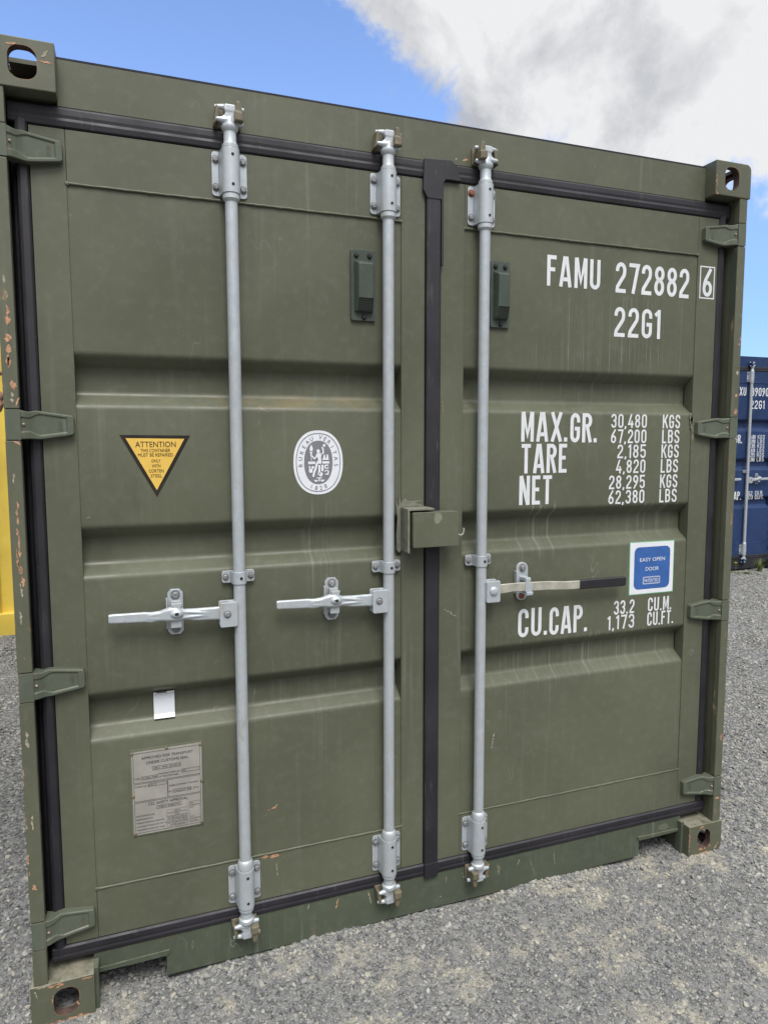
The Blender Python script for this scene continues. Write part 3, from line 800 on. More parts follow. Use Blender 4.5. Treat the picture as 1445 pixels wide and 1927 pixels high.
    for s in (0, 1):
        d = MB()
        a, b = .090, (1.2005 if s else 1.183)
        xl, xr = (.1815, 1.1185) if s else (.1745, 1.1040)
        d.box(a, xl - .0008, D, .094, .188, 2.408)
        d.box(xr + .0008, b, D, .094, .188, 2.408)
        d.box(xl, xr, D, .094, 2.274, 2.408); d.box(xl, xr, D, .094, .188, .334)
        T = .045; y0 = D + .0035
        prof = [(2.274, y0)]
        for zt_, z1_, z2_, zb_ in ((1.839, 1.804, 1.735, 1.702), (1.371, 1.335, 1.266, 1.234), (.903, .868, .799, .768)):
            prof += [(zt_, y0), (z1_, y0 + T), (z2_, y0 + T), (zb_, y0)]
        prof += [(.334, y0)]
        # fillet the bends
        pf = []
        for i, q in enumerate(prof):
            if i in (0, len(prof) - 1): pf.append(q); continue
            p0, p1, p2 = Vector(prof[i-1]), Vector(q), Vector(prof[i+1]); r_ = .011
            A, B = p1 + (p0 - p1).normalized() * r_, p1 + (p2 - p1).normalized() * r_
            for k in range(5):
                t = k / 4; pf.append(tuple(A * (1-t)**2 + p1 * 2*t*(1-t) + B * t*t))
        nx = 2
        v = []
        for z, y in pf: v += [(xl - .002, y, z), (xr + .002, y, z)]
        d.add(v, [(2*i, 2*i+1, 2*i+3, 2*i+2) for i in range(len(pf) - 1)], 0, True)
        # weld beads
        for z in (2.2735, .3345):
            n = 60
            d.tube([(xl + .004 + (xr - xl - .008) * i / n, D + .0005, z + random.uniform(-.0006, .0006)) for i in range(n + 1)], [.0036 * random.uniform(.8, 1.15) for _ in range(n + 1)], 8)
        d.ball((xl, D, 2.2735), .006, 0, (1, .5, 1)); d.ball((xl, D, .3345), .006, 0, (1, .5, 1)); d.ball((xr, D, 2.2735), .005, 0, (1, .5, 1)); d.ball((xr, D, .3345), .005, 0, (1, .5, 1))
        if s: d.flip_x(CW / 2)
        if green:
            yy = D + .0029
            if s == 0:
                for a_ in ((.644, .3245, .693, .3235, .009, 1), (.663, .474, .69, .482, .005, 1), (.688, .481, .697, .487, .003, 2), (.69, .30, .692, .26, .004, 2)):
                    scrape(d, *a_[:5], (D if a_[1] < .335 else D + .0035) - .0007, a_[5])
                scrape(d, .178, 1.395, .205, 1.405, .002, yy, 2)
            else:
                scrape(d, 1.447, .583, 1.443, .548, .004, yy, 2, 9); scrape(d, 1.452, .60, 1.449, .59, .006, yy, 2)
                scrape(d, 1.258, 1.055, 1.298, 1.026, .004, D - .0006, 2); scrape(d, 1.246, 1.73, 1.25, 1.70, .002, D - .0006, 1)
                scrape(d, 2.262, 1.70, 2.268, 1.60, .012, D - .0006, 3); scrape(d, 2.254, 1.706, 2.259, 1.655, .012, D - .0006, 3)
        door = d.build('door', [G, M['scratch'], M['scratch_pale'], M['bleached']], root, .0012)
        # gaskets
        g = MB()
        lob = [(0, .066), (0, .052), (.003, .0465), (.016, .0440), (.023, .0456), (.031, .0442), (.046, .0445), (.052, .0505), (.052, .066)]
        g.prism([(y, 2.410 + z) for z, y in lob], .044, 1.206 if s else 1.19, 'x')
        g.prism([(y, .1425 + z * .84) for z, y in lob], .052, 1.206 if s else 1.19, 'x')
        vl = [(.058, .090), (.056, .058), (.060, .0475), (.068, .0445), (.083, .0455), (.0885, .052), (.0885, .066)]
        g.prism(vl, .150, 2.455, 'z')
        g.prism([(.044, .092), (.060, .092), (.060, .098), (.044, .098)], .150, 2.455, 'z')
        if s: g.flip_x(CW / 2)
        if s == 0:
            g.prism([(1.185, .060), (1.185, .043), (1.190, .0385), (1.229, .0385), (1.2345, .043), (1.2345, .060)], .150, 2.44, 'z')
            g.prism([(1.172, 2.372), (1.186, 2.348), (1.2335, 2.348), (1.2335, 2.150), (1.2405, 2.150), (1.2400, 2.400), (1.248, 2.410), (1.30, 2.410), (1.285, 2.455), (1.266, 2.469), (1.175, 2.464)], .0365, .046, 'y')
            g.prism([(1.186, .137), (1.2345, .139), (1.2345, .19), (1.186, .188)], .0375, .046, 'y')
        g.build('door_gasket', M['rubber'], door, .0015)
        # hinges
        side = 1 if s == 0 else -1
        hm = hinge_mesh(side, None)
        hme = hm.mesh('hinge', [hinge_m, M['pin'] if green else M['zinc'], hinge_m])
        for k, z in enumerate(HZ):
            ho = link('hinge', hme, door, (0 if s == 0 else CW, 0, z))
            bv = ho.modifiers.new('bevel', 'BEVEL'); bv.width = .0009; bv.segments = 2; bv.limit_method = 'ANGLE'
        # lock rods
        xs = ((.590, 1.051) if s == 0 else ((1.375,) if green else (1.387, 1.848)))
        for ri, x in enumerate(xs):
            flip = (-1 if s else 1)
            r = MB(); q = .0172
            r.lathe(x, .020, [(q, .150), (.0225, .153), (.0235, .158), (.0225, .164), (q + .001, .168), (q, .172), (q, .190), (.0225, .192), (.0225, .203), (q, .205), (q, .322), (.0228, .324), (.0232, .342), (.0195, .350), (q, .352), (q, 2.262), (.0195, 2.265), (.0232, 2.270), (.0228, 2.283), (q, 2.285), (q, 2.402), (.0225, 2.404), (.0225, 2.412), (q + .001, 2.417), (q, 2.420), (q, 2.446), (.0215, 2.452), (.0235, 2.458), (.0225, 2.464), (.014, 2.468)], 28)
            rod = r.build('lock_rod', M['zinc'], root)
            link('cam_head', cam_mesh([M['zinc']], flip, True), rod, (x, .020, 2.464))
            link('cam_head', cam_mesh([M['zinc']], flip, False), rod, (x, .020, .156))
            link('cam_keeper', keeper_mesh([keeper_m], flip, True), root, (x, .020, 2.466))
            link('cam_keeper', keeper_mesh([keeper_m], flip, False), root, (x, .020, .152))
            ml = [M['zinc'], M['bolt'], M['rust'], M['black']]
            bracket_mb(2.284, 2.402, red=((-1, 1) if (green and s) else None)).shift(x).build('rod_bracket', ml, rod, .0008)
            bracket_mb(.2025, .3225).shift(x).build('rod_bracket', ml, rod, .0008)
            clamp_mb().shift(x).build('rod_clamp', ml, rod, .0008)
            hb = MB(); e = flip
            x0, x1 = sorted((x - e * .060, x - e * .010))
            hb.prism(rrect(x0, x1, 1.075, 1.147, .006), -.004, .006, 'y'); hb.prism(rrect(x0, x1, 1.075, 1.147, .006), .024, .034, 'y')
            hb.box(*sorted((x - e * .030, x - e * .010)), .004, .026, 1.078, 1.144)
            if green and s: hb.ball(((x0 + x1) / 2, -.004, 1.113), .016, 0, (1, .5, 1))
            else: hb.hexbolt((x0 + x1) / 2 - e * .004, -.004, 1.113, .0085, .005, 1, 12)
            hb.build('handle_hub', [M['zinc'], M['bolt']], rod, .0016)
            # handle
            if not (green and s):
                hd = MB()
                st = [(-.046, .012, 1.1145, .0200, .006), (-.070, .012, 1.1155, .0190, .0065), (-.125, .011, 1.117, .0178, .0065), (-.155, .008, 1.121, .0155, .0080), (-.178, .005, 1.125, .021, .011), (-.198, .005, 1.125, .020, .011), (-.222, .009, 1.122, .0145, .009), (-.245, .012, 1.119, .0150, .0065), (-.262, .013, 1.121, .0145, .006), (-.345, .013, 1.1235, .0136, .006), (-.3555, .013, 1.1235, .0125, .006)]
                sweep(hd, [(x + e * a_, b_, c_, d_, e_) for a_, b_, c_, d_, e_ in st])
                for zo in (-.008, .008):
                    hd.tube([(x - e * .09, .006, 1.116 + zo * .4), (x - e * .16, .001, 1.122 + zo)], [.002, .004], 8)
                    hd.tube([(x - e * .21, .001, 1.122 + zo), (x - e * .26, .008, 1.120 + zo * .3)], [.004, .0015], 8)
                link('door_handle', bake(hd, [M['zinc']], voxel=.0024, smooth=2), root)
                hnd = root.children[-1] if False else bpy.data.objects[[o.name for o in bpy.data.objects if o.name.startswith('door_handle')][-1]]
                rx = x - e * .178
                rt = MB()
                rt.prism([(rx - .0215, 1.066), (rx - .013, 1.056), (rx + .012, 1.056), (rx + .021, 1.066), (rx + .021, 1.176), (rx + .012, 1.187), (rx - .012, 1.187), (rx - .021, 1.176)], .0435, .0525, 'y')
                rt.box(rx - .026, rx - .0216, .036, .0525, 1.075, 1.163)
                rt.hexbolt(rx, .0435, 1.1705, .0105, .009, 1); rt.hexbolt(rx, .0435, 1.0735, .0100, .009, 1)
                rt.prism([(rx - .015, 1.085), (rx + .013, 1.085), (rx + .013, 1.105), (rx - .015, 1.105)], .004, .044, 'y')
                rt.box(rx - .013, rx + .013, .018, .044, 1.140, 1.158)
                rt.ball((rx, -.002, 1.127), .017, 0, (1.15, .7, .8))
                rt.prism([(rx - .010, 1.136), (rx + .010, 1.136), (rx + .014, 1.155), (rx - .014, 1.155)], -.002, .010, 'y')
                rt.ball((rx, -.0135, 1.128), .006, 3, (1, .35, .7))
                rt.build('handle_catch', [M['zinc'], M['bolt'], M['rust'], M['black']], root, .0015)
            else:
                hd = MB()
                sweep(hd, [(x + .050, .012, 1.114, .016, .0035), (x + .085, .012, 1.1155, .0155, .0035), (x + .115, .011, 1.117, .0145, .0035), (x + .150, .010, 1.1165, .015, .0035), (x + .178, .007, 1.116, .0155, .004), (x + .25, .010, 1.1135, .015, .0035), (x + .32, .013, 1.1075, .0145, .0035), (x + .382, .014, 1.106, .0145, .0035)])
                ho = hd.build('door_handle', M['strap'], root)
                sl = MB(); sweep(sl, [(x + .380, .014, 1.106, .0165, .006), (x + .45, .014, 1.106, .017, .0065), (x + .560, .015, 1.105, .0175, .007), (x + .572, .015, 1.105, .0165, .0065), (x + .576, .015, 1.105, .013, .005)])
                sl.build('handle_grip', M['sleeve'], ho, .001)
                rx = x + .170
                rt = MB()
                rt.prism(rrect(rx - .0225, rx + .0225, 1.062, 1.193, .0215, 7), .0435, .0525, 'y')
                rt.box(rx - .028, rx - .0226, .034, .0525, 1.085, 1.165)
                rt.hexbolt(rx, .0435, 1.174, .010, .010, 1, 12); rt.hexbolt(rx - .002, .0435, 1.078, .0088, .005, 2, 12)
                rt.prism([(rx - .012, 1.10), (rx + .013, 1.098), (rx + .016, 1.120), (rx + .006, 1.128), (rx + .010, 1.142), (rx - .010, 1.146)], .002, .0075, 'y')
                rt.box(rx - .010, rx + .012, .007, .044, 1.134, 1.146); rt.prism([(rx - .010, 1.088), (rx + .014, 1.088), (rx + .016, 1.099), (rx - .008, 1.099)], -.003, .044, 'y')
                rt.build('handle_catch', [M['zinc'], M['bolt'], M['rust'], M['black']], root, .0015)
    return root

green_box = build_container((0, 0, 0), M['green'], M['green_post'], M['green_sill'], M['green_worn'], M['green_hinge'], M['green_keeper'],
    'olive green container filling the view with three lock rods and white door lettering', 'shipping_container', True)
blue_box = build_container((5.41, 4.33, -.004), M['blue'], M['blue'], M['blue_dark'], M['blue'], M['blue'], M['blue'],
    'dark blue container with black sill standing in the row behind the green one', 'shipping_container', False)

# ------------------------------------------------------------------ green container: vents, lock box, lettering, stickers
GB = green_box
vent_parts(.941, 1.0185, 1.968, 2.177, GB, M['green_cool'])
vent_parts(1.4105, 1.4815, 1.972, 2.182, GB, M['green_cool'])

lb = MB()
lb.prism([(1.103, 1.259), (1.1085, 1.257), (1.1085, 1.3905), (1.186, 1.3905), (1.194, 1.3935), (1.190, 1.3965), (1.103, 1.3965)], -.014, D, 'y', 1)
lb.prism([(1.089, 1.262), (1.0975, 1.250), (1.103, 1.258), (1.103, 1.397), (1.188, 1.398), (1.150, 1.409), (1.183, 1.416), (1.128, 1.415), (1.118, 1.424), (1.104, 1.410), (1.099, 1.436), (1.095, 1.40), (1.085, 1.42), (1.092, 1.36), (1.088, 1.31)], D - .0008, D + .001, 'y', 1)
lbo = lb.build('lock_box_bracket', [M['green_fresh'], M['bleached']], GB, .002)
lb2 = MB()
lb2.prism(rrect(1.1165, 1.272, 1.275, 1.385, .006), -.022, .020, 'y')
lb2.prism([(1.190, 1.381), (1.186, 1.362), (1.191, 1.349), (1.199, 1.345), (1.207, 1.352), (1.215, 1.360), (1.214, 1.372), (1.208, 1.381)], -.0226, -.020, 'y', 1)
lb2.build('lock_box_cover', [M['green'], M['bleached']], lbo, .0025)
hk = MB()
hk.tube([(1.268, .012, 1.318), (1.280, .010, 1.312), (1.288, .010, 1.305), (1.296, .010, 1.303), (1.303, .010, 1.308), (1.305, .010, 1.318), (1.305, .010, 1.326)], .0030, 8)
hk.build('lock_box_hook', M['strap'], lbo)

TY = D + .0030                         # lettering lies on the panel sheet
def lettering(parent, rows, mat, y, name='lettering', dx=0):
    for row in rows:
        for k, (tx, x0, x1, z0, h) in enumerate(row[1:]):
            stencil(MB(), tx, x0 + dx, x1 + dx, z0, h, y).build('lettering', mat, parent, recalc=False)
rows = [
 ('owner_code', ('FAMU', 1.626, 1.8375, 2.121, .100)), ('serial_number', ('272882', 1.902, 2.2225, 2.1175, .1035)),
 ('size_code', ('22G1', 1.901, 2.1, 1.967, .102)),
 ('gross_mass_heading', ('MAX.', 1.538, 1.720, 1.602, .100), ('GR.', 1.732, 1.841, 1.599, .101)),
 ('tare_heading', ('TARE', 1.540, 1.719, 1.495, .0995)), ('net_heading', ('NET', 1.5345, 1.661, 1.388, .099)),
 ('capacity_heading', ('CU.', 1.538, 1.654, .928, .100), ('CAP.', 1.664, 1.821, .924, .099)),
]
for nm, (tx, x0) in zip(('gross_mass_kilograms', 'gross_mass_pounds', 'tare_kilograms', 'tare_pounds', 'net_kilograms', 'net_pounds'),
                        (('30,480', 1.900), ('67,200', 1.9005), ('2,185', 1.930), ('4,820', 1.927), ('28,295', 1.898), ('62,380', 1.897))):
    i = len(rows) - 7
    zb = (1.650, 1.5955, 1.542, 1.488, 1.432, 1.3785)[i]
    un = 'KGS' if i % 2 == 0 else 'LBS'
    rows.append((nm, (tx, x0, 2.055, zb, .049), (un, 2.1265 - .0008 * i, 2.2055 - .0006 * i, zb - .001, .0495)))
rows.append(('capacity_cubic_metres', ('33.2', 1.935, 2.026, .9725, .0515), ('CU.M.', 2.088, 2.197, .9715, .052)))
rows.append(('capacity_cubic_feet', ('1,173', 1.909, 2.028, .9175, .052), ('CU.FT.', 2.087, 2.208, .917, .0515)))
lettering(GB, rows, M['white'], TY)
cd = MB(); outline(cd, 2.268, 2.337, 2.121, 2.237, .0045, D - .0008); stencil(cd, '6', 2.282, 2.326, 2.128, .101, D - .0008)
cd.build('check_digit', M['white'], GB, recalc=False)

# warning triangle
tr = MB(); tr.prism([(.279, 1.6245), (.372, 1.451), (.4655, 1.6225)], TY - .0004, TY + .0004, 'y')
tro = tr.build('warning_sticker', M['sticker_black'], GB)
ti = MB(); poly(ti, [(.2945, 1.6155), (.372, 1.4705), (.4495, 1.6135)], TY - .0012); ti.build('sticker_field', M['sticker_yellow'], tro, recalc=False)
tt = MB(); YT = TY - .0018
print_text(tt, 'ATTENTION', .3725, 1.5985, .0155, YT, .107)
print_text(tt, 'THIS CONTAINER', .3715, 1.5815, .0092, YT, .078)
print_text(tt, 'MUST BE REPAIRED', .3715, 1.5690, .0092, YT, .092)
for s_, z, w in (('ONLY', 1.5525, .0245), ('WITH', 1.5385, .023), ('CORTEN', 1.5245, .0395), ('STEEL', 1.5105, .030)): print_text(tt, s_, .3720, z, .0088, YT, w)
tt.build('sticker_wording', M['sticker_black'], tro, recalc=False)

# classification emblem
def oval(cx, cz, a, b, n=64, e=2.25):
    out = []
    for i in range(n):
        t = 2 * math.pi * i / n; c, s_ = math.cos(t), math.sin(t)
        out.append((cx + a * math.copysign(abs(c) ** (2 / e), c), cz + b * math.copysign(abs(s_) ** (2 / e), s_)))
    return out
ex, ez = .8375, 1.5415
em = MB(); em.prism(oval(ex, ez, .0765, .0965), TY - .0004, TY + .0004, 'y'); emo = em.build('emblem_sticker', M['label_white'], GB)
er = MB()
o1, o2 = oval(ex, ez, .0690, .0885), oval(ex, ez, .0668, .0863)
er.add([(p[0], TY - .001, p[1]) for p in o1 + o2], [(i, (i + 1) % 64, 64 + (i + 1) % 64, 64 + i) for i in range(64)])
poly(er, oval(ex, ez + .0005, .0440, .0655), TY - .001)
ring = 'BUREAU VERITAS'; n = len(ring)
for i, ch in enumerate(ring):
    if ch == ' ': continue
    a = R(186 - (186 + 6) * i / (n - 1)); px, pz = ex + .0555 * math.cos(a), ez + .0770 * math.sin(a)
    tx, tz = -.0555 * math.sin(a), .0770 * math.cos(a)
    print_text(er, ch, px, pz, .0118, TY - .0012, rot=math.atan2(-tz, -tx))
for ch, a in zip('1828', (-113, -97.5, -82.5, -67)):
    a = R(a); px, pz = ex + .0560 * math.cos(a), ez + .0775 * math.sin(a)
    print_text(er, ch, px, pz, .0125, TY - .0012, rot=math.atan2(.0775 * math.cos(a), -.0560 * math.sin(a)) * .8)
er.build('emblem_ring', M['emblem_grey'], emo, recalc=False)
ef = MB(); YE = TY - .0018
def E(px, pz): return (ex + (px - 715) * .0001355, ez - (pz - 855) * .0001365)       # emblem drawing units
def epoly(pts): poly(ef, [E(*p) for p in pts], YE)
def estroke(pts, w): ribbon(ef, [E(*p) for p in pts], w * .000136, lambda q: (q.x, YE - .0001 * (len(ef.v) % 3), q.y))
epoly([(480, 830), (645, 830), (645, 890), (480, 890)]); epoly([(800, 828), (965, 828), (965, 880), (800, 880)])
epoly([E_ for E_ in [(710 + 38 * math.cos(t), 605 + 44 * math.sin(t)) for t in np.linspace(0, 6.283, 17)[:-1]]])
epoly([(690, 640), (735, 640), (800, 655), (770, 750), (785, 830), (770, 890), (735, 910), (660, 890), (665, 850), (710, 800), (690, 740), (650, 700)])
estroke([(780, 680), (825, 640), (820, 560), (800, 510)], 34); estroke([(690, 700), (625, 770), (575, 720), (535, 690)], 32)
estroke([(675, 880), (650, 980), (610, 1080), (590, 1170)], 46); estroke([(730, 880), (735, 980), (730, 1080), (705, 1130)], 46)
epoly([(848 + 32 * math.cos(t), 478 + 32 * math.sin(t)) for t in np.linspace(0, 6.283, 13)[:-1]])
estroke([(548, 620), (548, 690)], 40); estroke([(548, 700), (555, 820)], 14); epoly([(520, 600), (580, 600), (590, 540), (552, 460), (515, 540)]); estroke([(515, 622), (585, 622)], 16)
epoly([(485, 930), (530, 930), (530, 1000), (545, 1000), (555, 950), (585, 925), (615, 950), (610, 985), (580, 985), (575, 1060), (545, 1085), (515, 1080), (495, 1050), (500, 960)])
epoly([(780, 905), (830, 905), (830, 1050), (780, 1050)])
epoly([(765 + 44 * math.cos(t), 1115 + 50 * math.sin(t)) for t in np.linspace(0, 6.283, 17)[:-1]])
estroke([(940, 915), (870, 920), (860, 960), (940, 1060), (930, 1120), (870, 1110)], 28); estroke([(860, 1060), (940, 960)], 26)
epoly([(845, 680), (870, 680), (872, 760), (895, 760), (905, 670), (940, 690), (950, 800), (800, 800)])
estroke([(670, 1195), (790, 1195)], 22); estroke([(730, 1185), (728, 1275)], 28); epoly([(605, 1240), (705, 1240), (680, 1275), (650, 1285), (625, 1272)]); epoly([(755, 1235), (855, 1235), (830, 1272), (800, 1282), (770, 1270)])
ef.build('emblem_figure', M['label_white'], emo, recalc=False)

# small paper label bridging the third trough (follows the sheet)
ql = MB()
ql.add([(.345, .0918, .8655), (.4035, .0918, .8655), (.4035, .0918, .8085), (.345, .0918, .8085)], [(3, 2, 1, 0)])
ql.add([(.345, .0918, .8085), (.4035, .0918, .8085), (.4035, .0818, .7985), (.345, .0818, .7985)], [(3, 2, 1, 0)])
ql.add([(.345, .0918, .8655), (.4035, .0918, .8655), (.4035, .0770, .8800), (.345, .0770, .8800)], [(0, 1, 2, 3)])
ql.add([(.353, .0760, .8795), (.382, .0760, .8795), (.382, .0800, .8750), (.353, .0800, .8750)], [(0, 1, 2, 3)], 1)
ql.build('paper_label', [M['label_white'], M['sticker_black']], GB, recalc=False)

# approval plate
ap = MB()
ap.prism(rrect(.2745, .476, .468, .728, .003), TY - .002, TY + .0004, 'y')
apo = ap.build('approval_plate_backing', M['green_fresh'], GB)
a2_ = MB(); a2_.prism([(.279, .472), (.4715, .472), (.4735, .7225), (.279, .7205)], TY - .0035, TY - .001, 'y'); a2_.build('approval_plate', M['plate'], apo)
ae = MB(); YP = TY - .0042
def px_(u): return .279 + (u - 160) / (960 - 160) * .1935
def pl(u, v, a=0): # plate drawing: u 0..1 left-right, v 0..1 top-bottom
    return (.279 + .193 * u, .7215 - .2490 * v)
def line(u0, v0, u1, v1, w=.0012):
    (x0, z0), (x1, z1) = pl(u0, v0), pl(u1, v1)
    if abs(x1 - x0) > abs(z1 - z0): ae.add([(x0, YP, z0 - w/2), (x1, YP, z1 - w/2), (x1, YP, z1 + w/2), (x0, YP, z0 + w/2)], [(0, 1, 2, 3)])
    else: ae.add([(x0 - w/2, YP, z0), (x0 + w/2, YP, z0), (x1 + w/2, YP, z1), (x1 - w/2, YP, z1)], [(0, 1, 2, 3)])
def pbox(u0, v0, u1, v1, w=.0008):
    (x0, z1), (x1, z0) = pl(u0, v0), pl(u1, v1); outline(ae, x0, x1, z0, z1, w, YP)
def pt(s, u, v, h, w=None, al='c'):
    x, z = pl(u, v); print_text(ae, s, x, z, h, YP - .0002, None if w is None else w * .193, al)
for b_ in ((.02, .02, .98, .375), (.02, .385, .50, .60), (.50, .385, .98, .60), (.02, .61, .98, .98)): pbox(*b_, .0009)
pt('APPROVED FOR TRANSPORT', .51, .085, .0078, .74); pt('UNDER CUSTOMS SEAL', .51, .145, .0078, .61); pbox(.29, .20, .70, .245); pt('GB/C 19421 BV/2019', .495, .2225, .0056, .38)
pt('TYPE', .035, .325, .0052, .075, 'l'); pbox(.13, .305, .37, .345); pt('FU-20D-19049', .25, .325, .005, .21); pt("MANUFACTURER'S NO.", .38, .300, .0048, .31, 'l'); pt('OF THE CONTAINER', .38, .335, .0048, .28, 'l'); pbox(.71, .285, .965, .325); pt('FGT', .715, .305, .0048, .06, 'l')
pt("OWNER'S NO.", .035, .42, .0048, .17, 'l'); pbox(.22, .40, .485, .435); pt('FAMU 27', .225, .4175, .0048, .12, 'l')
pt('TIMBER COMPONENT TREATMENT', .515, .465, .0048, .44, 'l'); pt('IM / TAILLEUM 400 / 2019', .515, .535, .0050, .43, 'l'); pbox(.575, .515, .84, .555)
pt('CSC SAFETY APPROVAL', .50, .645, .0086, .57); pbox(.33, .68, .69, .72); pt('F/BV/15082/19', .51, .70, .0056, .30)
for i, s_ in enumerate(('DATE MANUFACTURED', 'IDENTIFICATION NO.', 'MAXIMUM OPERATING GROSS MASS', 'ALLOWABLE STACKING LOAD FOR 1.8G', 'TRANSVERSE RACKING TEST FORCE')):
    pt(s_, .04, .775 + .042 * i, .0044, (.26, .235, .40, .43, .40)[i], 'l'); pbox(.475, .757 + .042 * i, .775, .793 + .042 * i, .0005)
for i, s_ in enumerate(('2019', 'FGT', '30 480 kg 67 200 lb', '216 000 kg 476 190 lb', '150 000 newtons')): pt(s_, .625, .775 + .042 * i, .0042, (.08, .06, .27, .28, .22)[i])
pbox(.80, .70, .965, .955, .0006); pt('FIRST', .815, .72, .0038, .05, 'l'); pt('EXAMINATION', .815, .745, .0038, .14, 'l'); pt('DUE', .815, .77, .0038, .05, 'l')
for i in range(3): pt(('PLACE', 'RE-EXAMINATION', 'DATE HERE')[i], .815, .885 + .026 * i, .0036, (.06, .145, .1)[i], 'l')
ae.build('plate_engraving', M['engrave'], apo, recalc=False)
for u, v in ((.01, .02), (.99, .02), (.5, .005), (.01, .53), (1.0, .47), (.02, .985), (.985, .98)):
    x, z = pl(u, v); MB().ball((x, TY - .0035, z), .0052, 0, (1, .55, 1), 10, 6).build('rivet', M['green_keeper'], apo)

# easy-open sticker
es = MB(); es.prism([(1.998, 1.039), (2.2005, 1.0385), (2.2, 1.2355), (1.996, 1.2365)], TY - .0004, TY + .0004, 'y'); eso = es.build('instruction_sticker', M['sticker_green'], GB)
e1 = MB(); poly(e1, [(2.001, 1.042), (2.1975, 1.0415), (2.197, 1.2325), (1.999, 1.2335)], TY - .0011); e1.build('sticker_field', M['label_white'], eso, recalc=False)
e2 = MB(); poly(e2, rrect(2.0185, 2.1810, 1.0585, 1.2155, .020), TY - .0016); e2.build('sticker_panel', M['sticker_blue'], eso, recalc=False)
e3 = MB()
def serif(s, cx, cz, h, w):
    print_text(e3, s, cx, cz, h, TY - .0021, w)
    v, f = text_mesh(s)
serif('EASY OPEN', 2.100, 1.1685, .0135, .114); serif('DOOR', 2.100, 1.1335, .0135, .060); e3.build('sticker_wording', M['label_white'], eso, recalc=False); e3 = MB()
serif('PATENTED', 2.098, 1.0900, .0125, .064)
def rr_out(x0, x1, z0, z1, r, t):
    a_, b_ = rrect(x0, x1, z0, z1, r), rrect(x0 + t, x1 - t, z0 + t, z1 - t, r - t * .6)
    k = len(a_); e3.add([(p[0], TY - .0021, p[1]) for p in a_ + b_], [(i, (i+1) % k, k + (i+1) % k, k + i) for i in range(k)])
rr_out(2.059, 2.137, 1.0765, 1.1040, .005, .0014); rr_out(2.0615, 2.1345, 1.0790, 1.1015, .004, .001)
e3.build('sticker_badge', M['label_white'], eso, recalc=False)

# ------------------------------------------------------------------ blue container lettering
bl = [('owner_code', ('BXU', 1.645, 1.805, 2.121, .100)), ('serial_number', ('89090', 1.888, 2.160, 2.119, .101)), ('size_code', ('22G1', 1.880, 2.105, 1.967, .101)),
      ('gross_mass_heading', ('MAX.', 1.40, 1.60, 1.555, .100), ('GR.', 1.66, 1.775, 1.555, .100)), ('capacity_heading', ('CU.', 1.50, 1.62, .872, .1), ('CAP.', 1.635, 1.800, .872, .100))]
for i, tx in enumerate(('30.480', '67.200', '2.185', '4.820', '28.295', '62.380')):
    bl.append(('mass_figures', (tx, (1.862 if i not in (2, 3) else 1.895), 1.985, 1.606 - .0545 * i, .048), ('KGS' if i % 2 == 0 else 'LBS', 2.02, 2.135, 1.606 - .0545 * i, .048)))
bl.append(('capacity_figures', ('33.2', 1.90, 1.975, .925, .049), ('CU.M.', 2.02, 2.15, .925, .049))); bl.append(('capacity_figures', ('1.173', 1.875, 1.985, .871, .049), ('CU.FT.', 2.02, 2.16, .871, .049)))
lettering(blue_box, bl, M['white'], TY)

# ------------------------------------------------------------------ yellow container: blind front end towards us
def build_yellow(origin):
    root = empty('shipping_container', origin)
    tag(root, 'bright yellow container standing behind the left corner post of the green one', 'shipping container', 'shipping containers in the yard')
    Y = M['yellow']
    W_, H_, L_ = CW, CH, CL
    mb = MB(); pr = []; x = W_ - .075 - .62
    xs = []; pitch = .262
    k0 = -8
    pts = []
    xx = W_ - .46 + .12
    # corrugation profile across the end, outer flats 0.11 wide
    start = W_ - .47 - 9 * pitch
    cur = start
    while cur < W_ + .3:
        pts += [(cur, 0), (cur + .125, 0), (cur + .145, .045), (cur + .242, .045)]
        cur += pitch
    pts = [p for p in pts if .06 < p[0] < W_ - .06]
    v = []
    for a, d in pts: v += [(a, .02 + d, .16), (a, .02 + d, 2.52)]
    mb.add(v, [(2*i, 2*i+2, 2*i+3, 2*i+1) for i in range(len(pts) - 1)])
    mb.build('end_wall', Y, root, .006, recalc=False)
    MB().box(.16, W_ - .16, .004, .09, .012, .2).build('sill', Y, root, .006)
    MB().box(.16, W_ - .16, .008, .09, 2.50, 2.585).build('header', Y, root, .006)
    cm = casting_mesh([Y, M['rust_inner']])
    for ix in (0, 1):
        for iz in (0, 1):
            for iy in (0, 1):
                link('corner_casting', mirrored(cm, bool(ix), not iz, bool(iy)), root, (ix * (W_ - .162), iy * (L_ - .178), iz * (H_ - .118)))
        x0, x1 = (.006, .075) if ix == 0 else (W_ - .075, W_ - .006)
        MB().box(x0, x1, .006, .10, .118, H_ - .118).build('corner_post', Y, root, .006)
        sw = MB(); v = []; y = .1; q = []
        while y < L_ - .15:
            q += [(y, 0), (y + .072, 0), (y + .14, .036), (y + .21, .036)]; y += .278
        q = [p for p in q if p[0] < L_ - .05]
        for yy, d in q:
            xw = .012 + d if ix == 0 else W_ - .012 - d
            v += [(xw, yy, .15), (xw, yy, 2.53)]
        sw.add(v, [(2*i, 2*i+2, 2*i+3, 2*i+1) for i in range(len(q) - 1)]); sw.build('side_wall', Y, root, recalc=False)
        MB().box(x0, x1, .18, L_ - .18, .02, .155).box(x0, x1, .18, L_ - .18, 2.52, 2.582).build('side_rail', Y, root, .004)
    MB().box(.05, W_ - .05, .07, L_ - .05, 2.562, 2.573).build('roof', Y, root)
    MB().box(.06, W_ - .06, L_ - .06, L_ - .02, .12, 2.56).build('door_end', Y, root)
    return root
yellow_box = build_yellow((-2.60, 4.33, -.02))

